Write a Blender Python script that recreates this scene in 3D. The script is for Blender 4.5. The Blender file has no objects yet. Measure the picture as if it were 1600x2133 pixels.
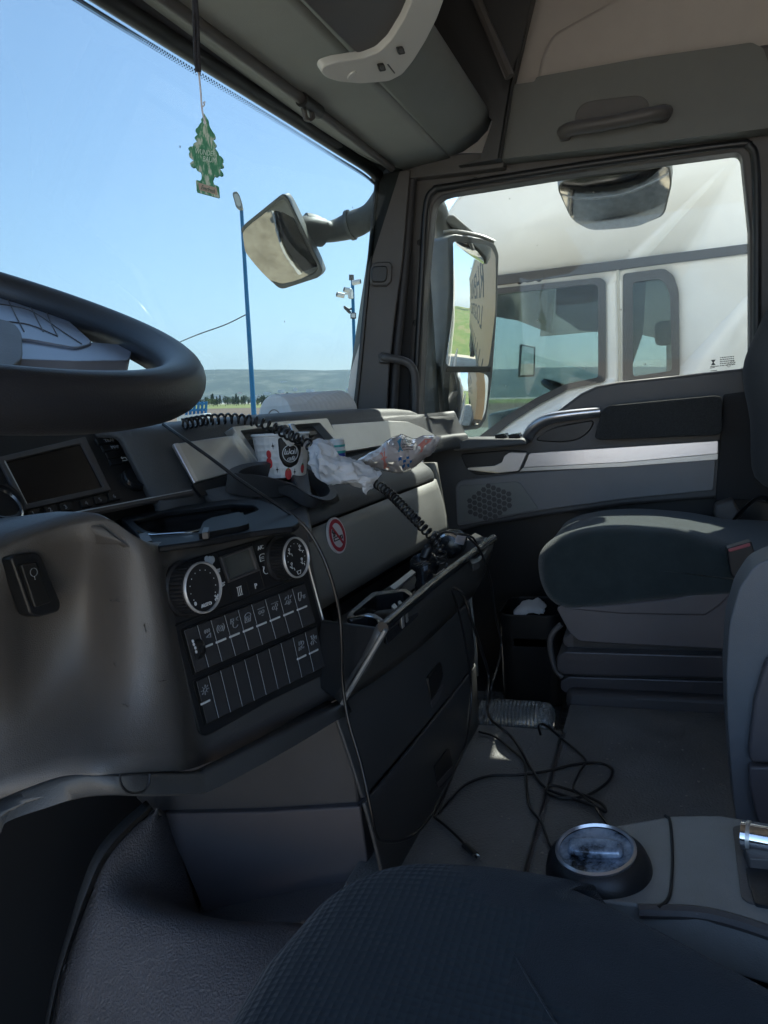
import bpy, bmesh, math, random
from mathutils import Vector, Matrix, noise
import numpy as np
random.seed(7)
C = bpy.data.collections.new("cab_scene"); bpy.context.scene.collection.children.link(C)
SC = bpy.context.scene
R = math.radians

# ------------------------------------------------------------------ camera
F = 1600.0                                    # focal length, in pixels of the 1600 px wide photograph
def cam_basis(xv=(1375, 785), k=0.08):
    X = np.array([xv[0]-800, xv[1]-1066.5, F]); d = np.array([-1, k, 0.0])
    Y = X - (X@X)/(X@d)*d
    X /= np.linalg.norm(X); Y /= np.linalg.norm(Y)
    if Y[2] < 0: Y = -Y
    return X, Y, np.cross(X, Y)
AX, AY, AZ = cam_basis()                      # cab axes (x to the passenger door, y ahead, z up) seen by the camera
cam = bpy.data.cameras.new("camera"); cam.sensor_fit = 'HORIZONTAL'; cam.sensor_width = 36; cam.lens = 36*F/1600
cam.clip_start = 0.02; cam.clip_end = 60000
co = bpy.data.objects.new("camera", cam); C.objects.link(co); SC.camera = co
r_ = Vector((AX[0], AY[0], AZ[0])); u_ = -Vector((AX[1], AY[1], AZ[1])); b_ = -Vector((AX[2], AY[2], AZ[2]))
m = Matrix((r_, u_, b_)).transposed().to_4x4(); co.matrix_world = m

# ------------------------------------------------------------------ light
SUN = Vector((1.0, -0.24, 1.22)).normalized()   # towards the sun: right and slightly behind the truck
W = bpy.data.worlds.new("World"); SC.world = W; W.use_nodes = True
nt = W.node_tree; bg = nt.nodes["Background"]
sky = nt.nodes.new("ShaderNodeTexSky"); sky.sky_type = 'NISHITA'; sky.sun_disc = False
sky.sun_elevation = math.asin(SUN.z); sky.sun_rotation = math.atan2(SUN.x, SUN.y)
sky.air_density = 1.0; sky.dust_density = 0.5; sky.ozone_density = 2.5
nt.links.new(sky.outputs[0], bg.inputs[0]); bg.inputs[1].default_value = 0.15
sl = bpy.data.lights.new("sun", 'SUN'); sl.energy = 5.0; sl.angle = R(0.5); sl.color = (1, 0.95, 0.87)
so = bpy.data.objects.new("sun", sl); C.objects.link(so); so.rotation_euler = SUN.to_track_quat('Z', 'Y').to_euler()
so.location = (5, -3, 8)
SC.view_settings.view_transform = 'Standard'; SC.view_settings.look = 'None'
SC.view_settings.exposure = 1.85; SC.view_settings.gamma = 1
SC.render.engine = 'CYCLES'
cy = SC.cycles
cy.max_bounces = 10; cy.diffuse_bounces = 5; cy.glossy_bounces = 5; cy.transparent_max_bounces = 12; cy.transmission_bounces = 6
cy.caustics_reflective = False; cy.caustics_refractive = False; cy.sample_clamp_indirect = 4
cy.use_denoising = True
try: cy.denoiser = 'OPENIMAGEDENOISE'
except Exception: pass

# ------------------------------------------------------------------ pixels -> points on real planes
def ray(px, py):
    v = np.array([px-800, py-1066.5, F]); v /= np.linalg.norm(v)
    return Vector((v@AX, v@AY, v@AZ))
class PL:
    """a plane with in-plane axes u (right in view), v (up) and normal n (to the viewer)"""
    def __init__(s, o, u, v):
        s.o = Vector(o); s.u = Vector(u).normalized(); v = Vector(v); s.v = (v - v.dot(s.u)*s.u).normalized(); s.n = s.u.cross(s.v)
        if s.n.dot(-s.o) < 0: s.n = -s.n
    def px(s, x, y, h=0.0):
        r = ray(x, y); return r * ((s.o + s.n*h).dot(s.n) / r.dot(s.n))
    def at(s, a, b, h=0.0): return s.o + s.u*a + s.v*b + s.n*h
    def inv(s, p): d = Vector(p)-s.o; return d.dot(s.u), d.dot(s.v)
    def up(s, d): return PL(s.o + s.n*d, s.u, s.v)
def P(px, py, x=None, y=None, z=None, d=None):
    r = ray(px, py)
    if x is not None: return r*(x/r.x)
    if y is not None: return r*(y/r.y)
    if z is not None: return r*(z/r.z)
    return r*d

# ------------------------------------------------------------------ materials
MT = {}
def mat(name, col, rough=0.5, metal=0.0, bump=0.0, bscale=400.0, var=0.0, vscale=8.0, spec=0.5, coat=0.0, kind='noise', sheen=0.0, rvar=0.0, bdist=0.002):
    if name in MT: return MT[name]
    m = bpy.data.materials.new(name); m.use_nodes = True; t = m.node_tree; b = t.nodes["Principled BSDF"]
    b.inputs["Base Color"].default_value = (*col, 1); b.inputs["Roughness"].default_value = rough; b.inputs["Metallic"].default_value = metal
    b.inputs["Specular IOR Level"].default_value = spec; b.inputs["Coat Weight"].default_value = coat
    if sheen: b.inputs["Sheen Weight"].default_value = sheen; b.inputs["Sheen Roughness"].default_value = 0.5
    tc = t.nodes.new("ShaderNodeTexCoord")
    if bump:
        if kind == 'noise':
            n = t.nodes.new("ShaderNodeTexNoise"); n.inputs["Scale"].default_value = bscale; n.inputs["Detail"].default_value = 3; o = n.outputs[0]
        elif kind == 'voronoi':
            n = t.nodes.new("ShaderNodeTexVoronoi"); n.inputs["Scale"].default_value = bscale; n.inputs["Randomness"].default_value = 0.12; o = n.outputs[0]
        else:
            n = t.nodes.new("ShaderNodeTexChecker"); n.inputs["Scale"].default_value = bscale; o = n.outputs[1]
        t.links.new(tc.outputs["Object"], n.inputs["Vector"])
        bp = t.nodes.new("ShaderNodeBump"); bp.inputs["Strength"].default_value = bump; bp.inputs["Distance"].default_value = bdist
        t.links.new(o, bp.inputs["Height"]); t.links.new(bp.outputs[0], b.inputs["Normal"])
    if var or rvar:
        n = t.nodes.new("ShaderNodeTexNoise"); n.inputs["Scale"].default_value = vscale; n.inputs["Detail"].default_value = 6; n.inputs["Roughness"].default_value = 0.65
        t.links.new(tc.outputs["Object"], n.inputs["Vector"])
        if var:
            mx = t.nodes.new("ShaderNodeMapRange"); mx.inputs[1].default_value = 0.3; mx.inputs[2].default_value = 0.7
            mx.inputs[3].default_value = 1-var; mx.inputs[4].default_value = 1+var
            t.links.new(n.outputs[0], mx.inputs[0])
            vm = t.nodes.new("ShaderNodeVectorMath"); vm.operation = 'SCALE'; vm.inputs[0].default_value = col
            t.links.new(mx.outputs[0], vm.inputs["Scale"]); t.links.new(vm.outputs[0], b.inputs["Base Color"])
        if rvar:
            mr = t.nodes.new("ShaderNodeMapRange"); mr.inputs[1].default_value = 0.3; mr.inputs[2].default_value = 0.7
            mr.inputs[3].default_value = rough-rvar; mr.inputs[4].default_value = rough+rvar
            t.links.new(n.outputs[0], mr.inputs[0]); t.links.new(mr.outputs[0], b.inputs["Roughness"])
    MT[name] = m; return m
def glass(name, tint=(0.93, 0.97, 0.96), refl=1.0, dirt=0.0):
    m = bpy.data.materials.new(name); m.use_nodes = True; t = m.node_tree; t.nodes.clear()
    out = t.nodes.new("ShaderNodeOutputMaterial"); tr = t.nodes.new("ShaderNodeBsdfTransparent"); tr.inputs[0].default_value = (*tint, 1)
    gl = t.nodes.new("ShaderNodeBsdfGlossy"); gl.inputs["Roughness"].default_value = 0.0; gl.inputs["Color"].default_value = (refl, refl, refl, 1)
    lw = t.nodes.new("ShaderNodeLayerWeight"); pw = t.nodes.new("ShaderNodeMath"); pw.operation = 'POWER'; pw.inputs[1].default_value = 5.0
    t.links.new(lw.outputs["Facing"], pw.inputs[0]); fr = t.nodes.new("ShaderNodeMath"); fr.operation = 'MULTIPLY_ADD'; fr.inputs[1].default_value = 0.85; fr.inputs[2].default_value = 0.05
    lw.inputs[0].default_value = 0.5; t.links.new(pw.outputs[0], fr.inputs[0])
    mx = t.nodes.new("ShaderNodeMixShader"); t.links.new(fr.outputs[0], mx.inputs[0]); t.links.new(tr.outputs[0], mx.inputs[1]); t.links.new(gl.outputs[0], mx.inputs[2])
    last = mx.outputs[0]
    if dirt:
        tc = t.nodes.new("ShaderNodeTexCoord")
        v = t.nodes.new("ShaderNodeTexVoronoi"); v.inputs["Scale"].default_value = 16; t.links.new(tc.outputs["Object"], v.inputs["Vector"])
        n = t.nodes.new("ShaderNodeTexNoise"); n.inputs["Scale"].default_value = 5; n.inputs["Detail"].default_value = 8; t.links.new(tc.outputs["Object"], n.inputs["Vector"])
        lt = t.nodes.new("ShaderNodeMapRange"); lt.inputs[1].default_value = 0.02; lt.inputs[2].default_value = 0.05; lt.inputs[3].default_value = 0.7; lt.inputs[4].default_value = 0.0
        t.links.new(v.outputs["Distance"], lt.inputs[0])
        mr = t.nodes.new("ShaderNodeMapRange"); mr.inputs[1].default_value = 0.45; mr.inputs[2].default_value = 0.8; mr.inputs[3].default_value = 0.0; mr.inputs[4].default_value = dirt
        t.links.new(n.outputs[0], mr.inputs[0])
        wn = t.nodes.new("ShaderNodeMath"); wn.operation = 'GREATER_THAN'; wn.inputs[1].default_value = 0.62
        sep = t.nodes.new("ShaderNodeSeparateColor"); t.links.new(v.outputs["Color"], sep.inputs[0]); t.links.new(sep.outputs[0], wn.inputs[0])
        mu = t.nodes.new("ShaderNodeMath"); mu.operation = 'MULTIPLY'; t.links.new(lt.outputs[0], mu.inputs[0]); t.links.new(wn.outputs[0], mu.inputs[1])
        ad = t.nodes.new("ShaderNodeMath"); ad.operation = 'MAXIMUM'; t.links.new(mu.outputs[0], ad.inputs[0]); t.links.new(mr.outputs[0], ad.inputs[1])
        df = t.nodes.new("ShaderNodeBsdfDiffuse"); df.inputs[0].default_value = (0.35, 0.33, 0.3, 1)
        m2 = t.nodes.new("ShaderNodeMixShader"); t.links.new(ad.outputs[0], m2.inputs[0]); t.links.new(last, m2.inputs[1]); t.links.new(df.outputs[0], m2.inputs[2]); last = m2.outputs[0]
    t.links.new(last, out.inputs[0]); MT[name] = m; return m
def pattern(name, cols, scale=30.0, pos=None, rough=0.6, stretch=(1, 1, 1), detail=4, bump=0.0, metal=0.0, coord="Object", spec=0.5, hard=False):
    m = bpy.data.materials.new(name); m.use_nodes = True; t = m.node_tree; b = t.nodes["Principled BSDF"]
    b.inputs["Roughness"].default_value = rough; b.inputs["Metallic"].default_value = metal; b.inputs["Specular IOR Level"].default_value = spec
    tc = t.nodes.new("ShaderNodeTexCoord"); mp = t.nodes.new("ShaderNodeMapping"); mp.inputs["Scale"].default_value = stretch
    n = t.nodes.new("ShaderNodeTexNoise"); n.inputs["Scale"].default_value = scale; n.inputs["Detail"].default_value = detail; n.inputs["Roughness"].default_value = 0.65
    rp = t.nodes.new("ShaderNodeValToRGB"); e = rp.color_ramp.elements
    if hard: rp.color_ramp.interpolation = 'CONSTANT'
    pos = pos or [0.3+0.4*i/max(1, len(cols)-1) for i in range(len(cols))]
    e[0].position = pos[0]; e[0].color = (*cols[0], 1); e[1].position = pos[-1]; e[1].color = (*cols[-1], 1)
    for c, p in zip(cols[1:-1], pos[1:-1]): x = e.new(p); x.color = (*c, 1)
    t.links.new(tc.outputs[coord], mp.inputs[0]); t.links.new(mp.outputs[0], n.inputs["Vector"]); t.links.new(n.outputs[0], rp.inputs[0]); t.links.new(rp.outputs[0], b.inputs["Base Color"])
    if bump:
        bp = t.nodes.new("ShaderNodeBump"); bp.inputs["Strength"].default_value = bump; t.links.new(n.outputs[0], bp.inputs["Height"]); t.links.new(bp.outputs[0], b.inputs["Normal"])
    MT[name] = m; return m

M_grey = mat("grey_plastic", (0.088, 0.081, 0.077), 0.36, bump=0.3, bscale=900, var=0.03, vscale=6, rvar=0.06)
M_lid = mat("green_grey_plastic", (0.20, 0.202, 0.192), 0.5, bump=0.25, bscale=900, var=0.06, rvar=0.05)
M_dark = mat("dark_plastic", (0.073, 0.069, 0.069), 0.45, bump=0.2, bscale=800, var=0.1, rvar=0.06)
M_drawer = mat("drawer_plastic", (0.052, 0.053, 0.054), 0.42, bump=0.2, bscale=900, var=0.1, rvar=0.05)
M_black = mat("black_plastic", (0.012, 0.013, 0.015), 0.4, bump=0.1, bscale=700)
M_gloss = mat("glossy_black", (0.012, 0.013, 0.015), 0.22)
M_matte = mat("matte_black", (0.022, 0.022, 0.024), 0.8)
M_top = mat("dash_top_plastic", (0.07, 0.075, 0.08), 0.55, bump=0.5, bscale=500, var=0.08)
M_silver = mat("silver_trim", (0.52, 0.52, 0.51), 0.34, metal=0.75, var=0.04, vscale=20)
M_silverb = mat("brushed_silver", (0.60, 0.60, 0.63), 0.28, metal=0.9, bump=0.05, bscale=600)
M_chrome = mat("chrome", (0.75, 0.76, 0.78), 0.12, metal=1.0)
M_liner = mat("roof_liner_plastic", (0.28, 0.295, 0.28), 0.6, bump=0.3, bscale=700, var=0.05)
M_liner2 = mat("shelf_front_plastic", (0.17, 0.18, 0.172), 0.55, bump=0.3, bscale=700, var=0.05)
M_fabric_liner = mat("roof_fabric", (0.40, 0.378, 0.362), 0.95, bump=0.5, bscale=1100, var=0.05, spec=0.1)
M_seat = mat("seat_fabric", (0.024, 0.035, 0.038), 0.95, bump=0.7, bscale=900, var=0.15, vscale=30, spec=0.15, sheen=0.25)
M_seatblue = mat("seat_fabric_blue", (0.016, 0.021, 0.027), 0.95, bump=0.6, bscale=900, var=0.12, vscale=30, spec=0.15, sheen=0.15)
M_seatdot = mat("seat_fabric_dotted", (0.017, 0.024, 0.030), 0.95, bump=0.55, bscale=150, kind='voronoi', spec=0.15, sheen=0.15, bdist=0.004)
M_base = mat("seat_base_plastic", (0.088, 0.080, 0.086), 0.45, bump=0.2, bscale=800, var=0.08)
M_rubber = mat("rubber", (0.035, 0.034, 0.038), 0.55, bump=0.2, bscale=300)
M_floor = mat("floor_vinyl", (0.150, 0.150, 0.148), 0.5, bump=0.8, bscale=260, var=0.30, vscale=7, rvar=0.15, bdist=0.003)
M_tunnel = mat("leather_grain_vinyl", (0.135, 0.126, 0.130), 0.40, bump=0.7, bscale=330, var=0.12, vscale=12, rvar=0.08, bdist=0.004)
M_wheel = mat("wheel_leather", (0.013, 0.014, 0.017), 0.38, bump=0.15, bscale=900, var=0.1)
M_spoke = mat("satin_blue_silver", (0.27, 0.31, 0.39), 0.32, metal=0.45)
M_bluegrey = mat("blue_grey_plastic", (0.105, 0.115, 0.128), 0.5, bump=0.25, bscale=700, var=0.1)
M_lamp = mat("pale_lamp_plastic", (0.60, 0.60, 0.57), 0.45)
M_mark = mat("white_print", (0.62, 0.64, 0.66), 0.6)
M_dimmark = mat("dim_print", (0.24, 0.26, 0.28), 0.6)
M_screen = mat("dark_screen", (0.018, 0.015, 0.014), 0.18)
M_lcd = mat("lcd_screen", (0.085, 0.088, 0.082), 0.25)
M_cable = mat("black_cable", (0.010, 0.010, 0.011), 0.3)
M_paper = mat("white_tissue", (0.66, 0.66, 0.67), 0.9, bump=0.4, bscale=120, spec=0.1)
M_cup = mat("white_paper_cup", (0.74, 0.74, 0.73), 0.6, bump=0.9, bscale=95, kind='voronoi', bdist=0.003)
M_cupin = mat("cup_lining", (0.80, 0.80, 0.79), 0.45)
M_red = mat("red_print", (0.55, 0.045, 0.05), 0.5)
M_green = mat("green_print", (0.05, 0.25, 0.07), 0.5)
M_stickred = mat("sticker_red", (0.36, 0.012, 0.03), 0.45)
M_stickwhite = mat("sticker_white", (0.62, 0.60, 0.62), 0.45)
M_ink = mat("black_ink", (0.012, 0.012, 0.012), 0.5)
M_truck = mat("white_truck_paint", (0.80, 0.79, 0.76), 0.25, coat=0.4, var=0.02)
M_truckgrey = mat("grey_rubber_strip", (0.05, 0.05, 0.053), 0.5)
M_mirrorbody = mat("mirror_housing_plastic", (0.16, 0.17, 0.165), 0.5, bump=0.3, bscale=400, var=0.15, vscale=15)
M_mirror = mat("mirror_glass", (0.86, 0.88, 0.87), 0.0, metal=1.0)
M_bluepost = mat("blue_paint", (0.015, 0.16, 0.34), 0.5, var=0.1)
M_white = mat("white_paint", (0.72, 0.72, 0.70), 0.5)
M_glass = glass("window_glass", (0.76, 0.79, 0.77), 0.35, dirt=0.05)
M_wind = glass("windshield_glass", (0.262, 0.318, 0.325), 0.4, dirt=0.03)
M_tglass = glass("tinted_truck_glass", (0.40, 0.48, 0.48), 1.0)

# ------------------------------------------------------------------ mesh helpers
def root_loc(o):
    v = Vector((0, 0, 0))
    while o is not None: v += o.location; o = o.parent
    return v
def thing(name, label, cat, loc=(0, 0, 0), group=None):
    o = bpy.data.objects.new(name, None); C.objects.link(o); o.location = Vector(loc); o.empty_display_size = 0.05
    o["label"] = label; o["category"] = cat
    if group: o["group"] = group
    return o
def tag(o, label, cat, group=None):
    o["label"] = label; o["category"] = cat
    if group: o["group"] = group
    return o
class MB:
    def __init__(s): s.v = []; s.f = []; s.mi = []
    def add(s, v, f, mi=0):
        n = len(s.v); s.v += [Vector(q) for q in v]; s.f += [tuple(i+n for i in q) for q in f]; s.mi += [mi]*len(f); return s
    def box(s, c, size, rot=None, mi=0):
        c = Vector(c); hx, hy, hz = (q/2 for q in size); vs = []
        for x in (-hx, hx):
            for y in (-hy, hy):
                for z in (-hz, hz):
                    q = Vector((x, y, z)); q = (rot @ q) if rot else q; vs.append(c+q)
        return s.add(vs, [(0, 1, 3, 2), (4, 6, 7, 5), (0, 4, 5, 1), (2, 3, 7, 6), (0, 2, 6, 4), (1, 5, 7, 3)], mi)
    def prism(s, pts, vec, mi=0):
        vec = Vector(vec); n = len(pts); a = [Vector(p) for p in pts]
        nn = Vector((0, 0, 0))
        for i in range(n): nn += (a[i]-a[0]).cross(a[(i+1) % n]-a[0])
        if nn.dot(vec) > 0: a.reverse()
        vs = a+[p+vec for p in a]
        return s.add(vs, [tuple(range(n)), tuple(range(2*n-1, n-1, -1))]+[(i, n+i, n+(i+1) % n, (i+1) % n) for i in range(n)], mi)
    def ring(s, out, inn, vec, mi=0):
        vec = Vector(vec); n = len(out); o = [Vector(p) for p in out]; i_ = [Vector(p) for p in inn]
        vs = o+i_+[p+vec for p in o]+[p+vec for p in i_]; f = []
        for k in range(n):
            j = (k+1) % n
            f += [(k, j, n+j, n+k), (2*n+k, 3*n+k, 3*n+j, 2*n+j), (k, 2*n+k, 2*n+j, j), (n+k, n+j, 3*n+j, 3*n+k)]
        return s.add(vs, f, mi)
    def tube(s, pts, r, seg=8, closed=False, caps=True, flat=1.0, mi=0):
        pts = [Vector(p) for p in pts]; n = len(pts)
        rr = r if isinstance(r, (list, tuple)) else [r]*n
        tg = []
        for i in range(n):
            a = pts[(i-1) % n] if (closed or i > 0) else pts[i]; b = pts[(i+1) % n] if (closed or i < n-1) else pts[i]
            t = b-a; tg.append(t.normalized() if t.length > 1e-9 else Vector((0, 0, 1)))
        up = Vector((0, 0, 1)) if abs(tg[0].z) < 0.9 else Vector((1, 0, 0)); nr = (up-up.dot(tg[0])*tg[0]).normalized(); vs = []
        for i in range(n):
            nr = (nr-nr.dot(tg[i])*tg[i]); nr = nr.normalized() if nr.length > 1e-9 else Vector((1, 0, 0)); bn = tg[i].cross(nr)
            for k in range(seg):
                a = 2*math.pi*k/seg; vs.append(pts[i]+nr*math.cos(a)*rr[i]*flat+bn*math.sin(a)*rr[i])
        f = []
        for i in range(n if closed else n-1):
            j = (i+1) % n
            for k in range(seg): l = (k+1) % seg; f.append((i*seg+k, i*seg+l, j*seg+l, j*seg+k))
        if caps and not closed: f += [tuple(range(seg-1, -1, -1)), tuple((n-1)*seg+k for k in range(seg))]
        return s.add(vs, f, mi)
    def lathe(s, prof, o, axis, seg=32, mi=0, caps=True):
        ax = Vector(axis).normalized(); up = Vector((0, 0, 1)) if abs(ax.z) < 0.9 else Vector((1, 0, 0)); a = up.cross(ax).normalized(); b = ax.cross(a); o = Vector(o)
        vs = []; n = len(prof)
        for (r, h) in prof:
            for k in range(seg): t = 2*math.pi*k/seg; vs.append(o+ax*h+(a*math.cos(t)+b*math.sin(t))*r)
        f = [(i*seg+k, i*seg+(k+1) % seg, (i+1)*seg+(k+1) % seg, (i+1)*seg+k) for i in range(n-1) for k in range(seg)]
        if caps: f += [tuple(range(seg-1, -1, -1)), tuple((n-1)*seg+k for k in range(seg))]
        return s.add(vs, f, mi)
    def grid(s, rows, mi=0, flip=False):
        nr = len(rows); nc = len(rows[0]); vs = [p for r in rows for p in r]
        f = [(i*nc+j, i*nc+j+1, (i+1)*nc+j+1, (i+1)*nc+j) for i in range(nr-1) for j in range(nc-1)]
        if flip: f = [q[::-1] for q in f]
        return s.add(vs, f, mi)
    def obj(s, name, mt, parent=None, smooth=35, bevel=0.0, seg=2, solid=0.0, sub=0, label=None, recalc=True, loc=None):
        me = bpy.data.meshes.new(name)
        off = root_loc(parent) if parent else (Vector(loc) if loc is not None else Vector((0, 0, 0)))
        me.from_pydata([tuple(v-off) for v in s.v], [], s.f)
        mts = mt if isinstance(mt, (list, tuple)) else [mt]
        for q in mts: me.materials.append(q)
        if len(mts) > 1: me.polygons.foreach_set("material_index", s.mi)
        if recalc:
            bm = bmesh.new(); bm.from_mesh(me); bmesh.ops.recalc_face_normals(bm, faces=bm.faces); bm.to_mesh(me); bm.free()
        if smooth is not None:
            me.polygons.foreach_set("use_smooth", [True]*len(me.polygons))
            if smooth < 180: me.set_sharp_from_angle(angle=R(smooth))
        o = bpy.data.objects.new(name, me); C.objects.link(o)
        if parent: o.parent = parent
        elif loc is not None: o.location = off
        if label: o["label"] = label
        if sub: md = o.modifiers.new("sub", 'SUBSURF'); md.levels = sub; md.render_levels = sub
        if solid:
            sc_ = sum(p.normal.dot(-(p.center+off))*p.area for p in me.polygons)       # thicken on the hidden side
            md = o.modifiers.new("solid", 'SOLIDIFY'); md.thickness = abs(solid); md.offset = -1 if sc_ > 0 else 1
        if bevel: md = o.modifiers.new("bevel", 'BEVEL'); md.width = bevel; md.segments = seg; md.limit_method = 'ANGLE'; md.angle_limit = R(40); md.harden_normals = False
        return o
def cut(o, cutters):
    for c in cutters:
        md = o.modifiers.new("cut", 'BOOLEAN'); md.operation = 'DIFFERENCE'; md.object = c; md.solver = 'EXACT'
    bpy.context.view_layer.update()
    me = bpy.data.meshes.new_from_object(o.evaluated_get(bpy.context.evaluated_depsgraph_get()))
    o.modifiers.clear(); o.data = me
    for c in cutters: bpy.data.objects.remove(c, do_unlink=True)
def crv(pts, n=8, closed=False):
    """Catmull-Rom through points (any dimension)"""
    p = [Vector(q) for q in pts]; N = len(p); out = []
    for i in range(N if closed else N-1):
        a = p[(i-1) % N] if (closed or i > 0) else p[i]*2-p[i+1]; b = p[i]; c = p[(i+1) % N]; d = p[(i+2) % N] if (closed or i < N-2) else c*2-b
        for k in range(n):
            t = k/n; out.append(0.5*((2*b)+(c-a)*t+(2*a-5*b+4*c-d)*t*t+(3*b-a-3*c+d)*t**3))
    if not closed: out.append(p[-1])
    return out
def rnd(pts, r, seg=4):
    """round the corners of a closed 2D or 3D polygon; r may be a list"""
    p = [Vector(q) for q in pts]; n = len(p); out = []
    for i in range(n):
        a, b, c = p[i-1], p[i], p[(i+1) % n]; q = r[i] if isinstance(r, (list, tuple)) else r
        if q <= 0: out += [b.copy()]*(1); continue
        u = a-b; v = c-b; s = min(q, u.length*0.48); w = min(q, v.length*0.48); u = b+u.normalized()*s; v = b+v.normalized()*w
        for k in range(seg+1): t = k/seg; out.append(u*(1-t)**2+b*2*t*(1-t)+v*t*t)
    return out
def pxs(pl, pts, h=0.0): return [pl.px(q[0], q[1], h) for q in pts]
def slab(name, pl, pts, h0, h1, mt, parent=None, r=0, bevel=0.0, seg=2, smooth=35, label=None, rs=4):
    q = rnd([Vector((a, b)) for a, b in pts], r, rs) if r else [Vector((a, b)) for a, b in pts]
    mb = MB().prism(pxs(pl, q, h1), -pl.n*(h1-h0))
    return mb.obj(name, mt, parent, smooth=smooth, bevel=bevel, seg=seg, label=label)
def ringslab(name, pl, out, inn, h0, h1, mt, parent=None, r=0, bevel=0.0, seg=2, ri=None):
    q = rnd([Vector(a) for a in out], r); w = rnd([Vector(a) for a in inn], ri if ri is not None else r)
    return MB().ring(pxs(pl, q, h1), pxs(pl, w, h1), -pl.n*(h1-h0)).obj(name, mt, parent, bevel=bevel, seg=seg)
def text(name, s, o, u, v, size, mt, parent, align='CENTER', thick=0.0006, font_shear=0.0, label=None, squash=1.0):
    cu = bpy.data.curves.new(name, 'FONT'); cu.body = s; cu.size = size; cu.align_x = align; cu.align_y = 'CENTER'; cu.extrude = thick; cu.shear = font_shear; cu.resolution_u = 2
    t = bpy.data.objects.new("t", cu); C.objects.link(t); bpy.context.view_layer.update()
    me = bpy.data.meshes.new_from_object(t.evaluated_get(bpy.context.evaluated_depsgraph_get())); bpy.data.objects.remove(t, do_unlink=True)
    u = Vector(u).normalized(); v = Vector(v); v = (v-v.dot(u)*u).normalized(); n = u.cross(v); o = Vector(o)
    off = root_loc(parent) if parent else Vector((0, 0, 0))
    for q in me.vertices: q.co = o+u*q.co.x*squash+v*q.co.y+n*q.co.z-off
    me.materials.clear(); me.materials.append(mt); me.name = name
    ob = bpy.data.objects.new(name, me); C.objects.link(ob)
    if parent: ob.parent = parent
    if label: ob["label"] = label
    return ob
def strokes(pl, lines, w, h=0.0006, px=False, mb=None):
    """thin raised lines on a plane; lines in plane coords (a, b)"""
    mb = mb or MB()
    for ln in lines:
        q = [pl.at(a, b, h*0.5) for a, b in ln]
        for p0, p1 in zip(q[:-1], q[1:]):
            d = p1-p0
            if d.length < 1e-7: continue
            x = d.normalized(); y = pl.n.cross(x); e = x*w*0.35
            a = [p0-e-y*w/2, p1+e-y*w/2, p1+e+y*w/2, p0-e+y*w/2]
            mb.prism([k+pl.n*h*0.5 for k in a], -pl.n*h)
    return mb
def circ(a, b, r, n=20, t0=0, t1=360): return [(a+r*math.cos(R(t0+(t1-t0)*k/n)), b+r*math.sin(R(t0+(t1-t0)*k/n))) for k in range(n+1)]
def coil(path, rad, turns, wire, n=14):
    p = crv(path, 24); L = [0]
    for a, b in zip(p[:-1], p[1:]): L.append(L[-1]+(b-a).length)
    tot = L[-1]; N = turns*n; out = []; k = 0; prev = Vector((0, 0, 1))
    for i in range(N+1):
        s = tot*i/N
        while k < len(L)-2 and L[k+1] < s: k += 1
        t = (s-L[k])/max(1e-9, L[k+1]-L[k]); q = p[k].lerp(p[k+1], t); d = (p[k+1]-p[k]).normalized()
        prev = (prev-prev.dot(d)*d).normalized(); b = d.cross(prev); a = 2*math.pi*i/n
        out.append(q+(prev*math.cos(a)+b*math.sin(a))*rad)
    return MB().tube(out, wire, seg=6)
def sweep_profile(prof_fn, xs):
    return [prof_fn(x) for x in xs]
def inset_prof(pts, d):
    """move a closed (a,b) outline inwards by d"""
    n = len(pts); out = []
    ar = sum(pts[i][0]*pts[(i+1) % n][1]-pts[(i+1) % n][0]*pts[i][1] for i in range(n)); sg = 1 if ar > 0 else -1
    for i in range(n):
        a = Vector(pts[i-1]); c = Vector(pts[(i+1) % n]); t = (c-a).normalized(); out.append((pts[i][0]-sg*t.y*d, pts[i][1]+sg*t.x*d))
    return out
def puffy(prof, x0, x1, r, mapfn, n=6, crown=None):
    """solid with side profile prof (closed a,b outline) between x0 and x1, edges rounded by r"""
    rows = []; sec = []
    for k in range(n+1): t = k/n*math.pi/2; sec.append((x0+r*(1-math.sin(t)), r*(1-math.cos(t))))
    sec = sec[::-1]
    st = [(x0+r*(1-math.cos(math.pi/2*k/n)), r*(1-math.sin(math.pi/2*k/n))) for k in range(n+1)]
    en = [(x1-(s-x0), i) for s, i in st[::-1]]
    mid = [(x0+r+(x1-x0-2*r)*k/6, 0) for k in range(1, 6)]
    sec = st+mid+en
    for x, i in sec:
        q = inset_prof(prof, i*0.45)
        rows.append([mapfn(x, a, b) for a, b in q])
    mb = MB(); nc = len(rows[0]); vs = [p for r_ in rows for p in r_]
    f = [(i*nc+j, i*nc+(j+1) % nc, (i+1)*nc+(j+1) % nc, (i+1)*nc+j) for i in range(len(rows)-1) for j in range(nc)]
    for e in (0, len(rows)-1):
        base = rows[e]; c = sum(base, Vector((0, 0, 0)))/nc; prev = e*nc
        for k in (0.3, 0.6, 0.85):
            st = len(vs); vs += [p.lerp(c, k) for p in base]; f += [(prev+j, prev+(j+1) % nc, st+(j+1) % nc, st+j) for j in range(nc)]; prev = st
        vs.append(c); f += [(prev+j, prev+(j+1) % nc, len(vs)-1) for j in range(nc)]
    return mb.add(vs, f)

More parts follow.
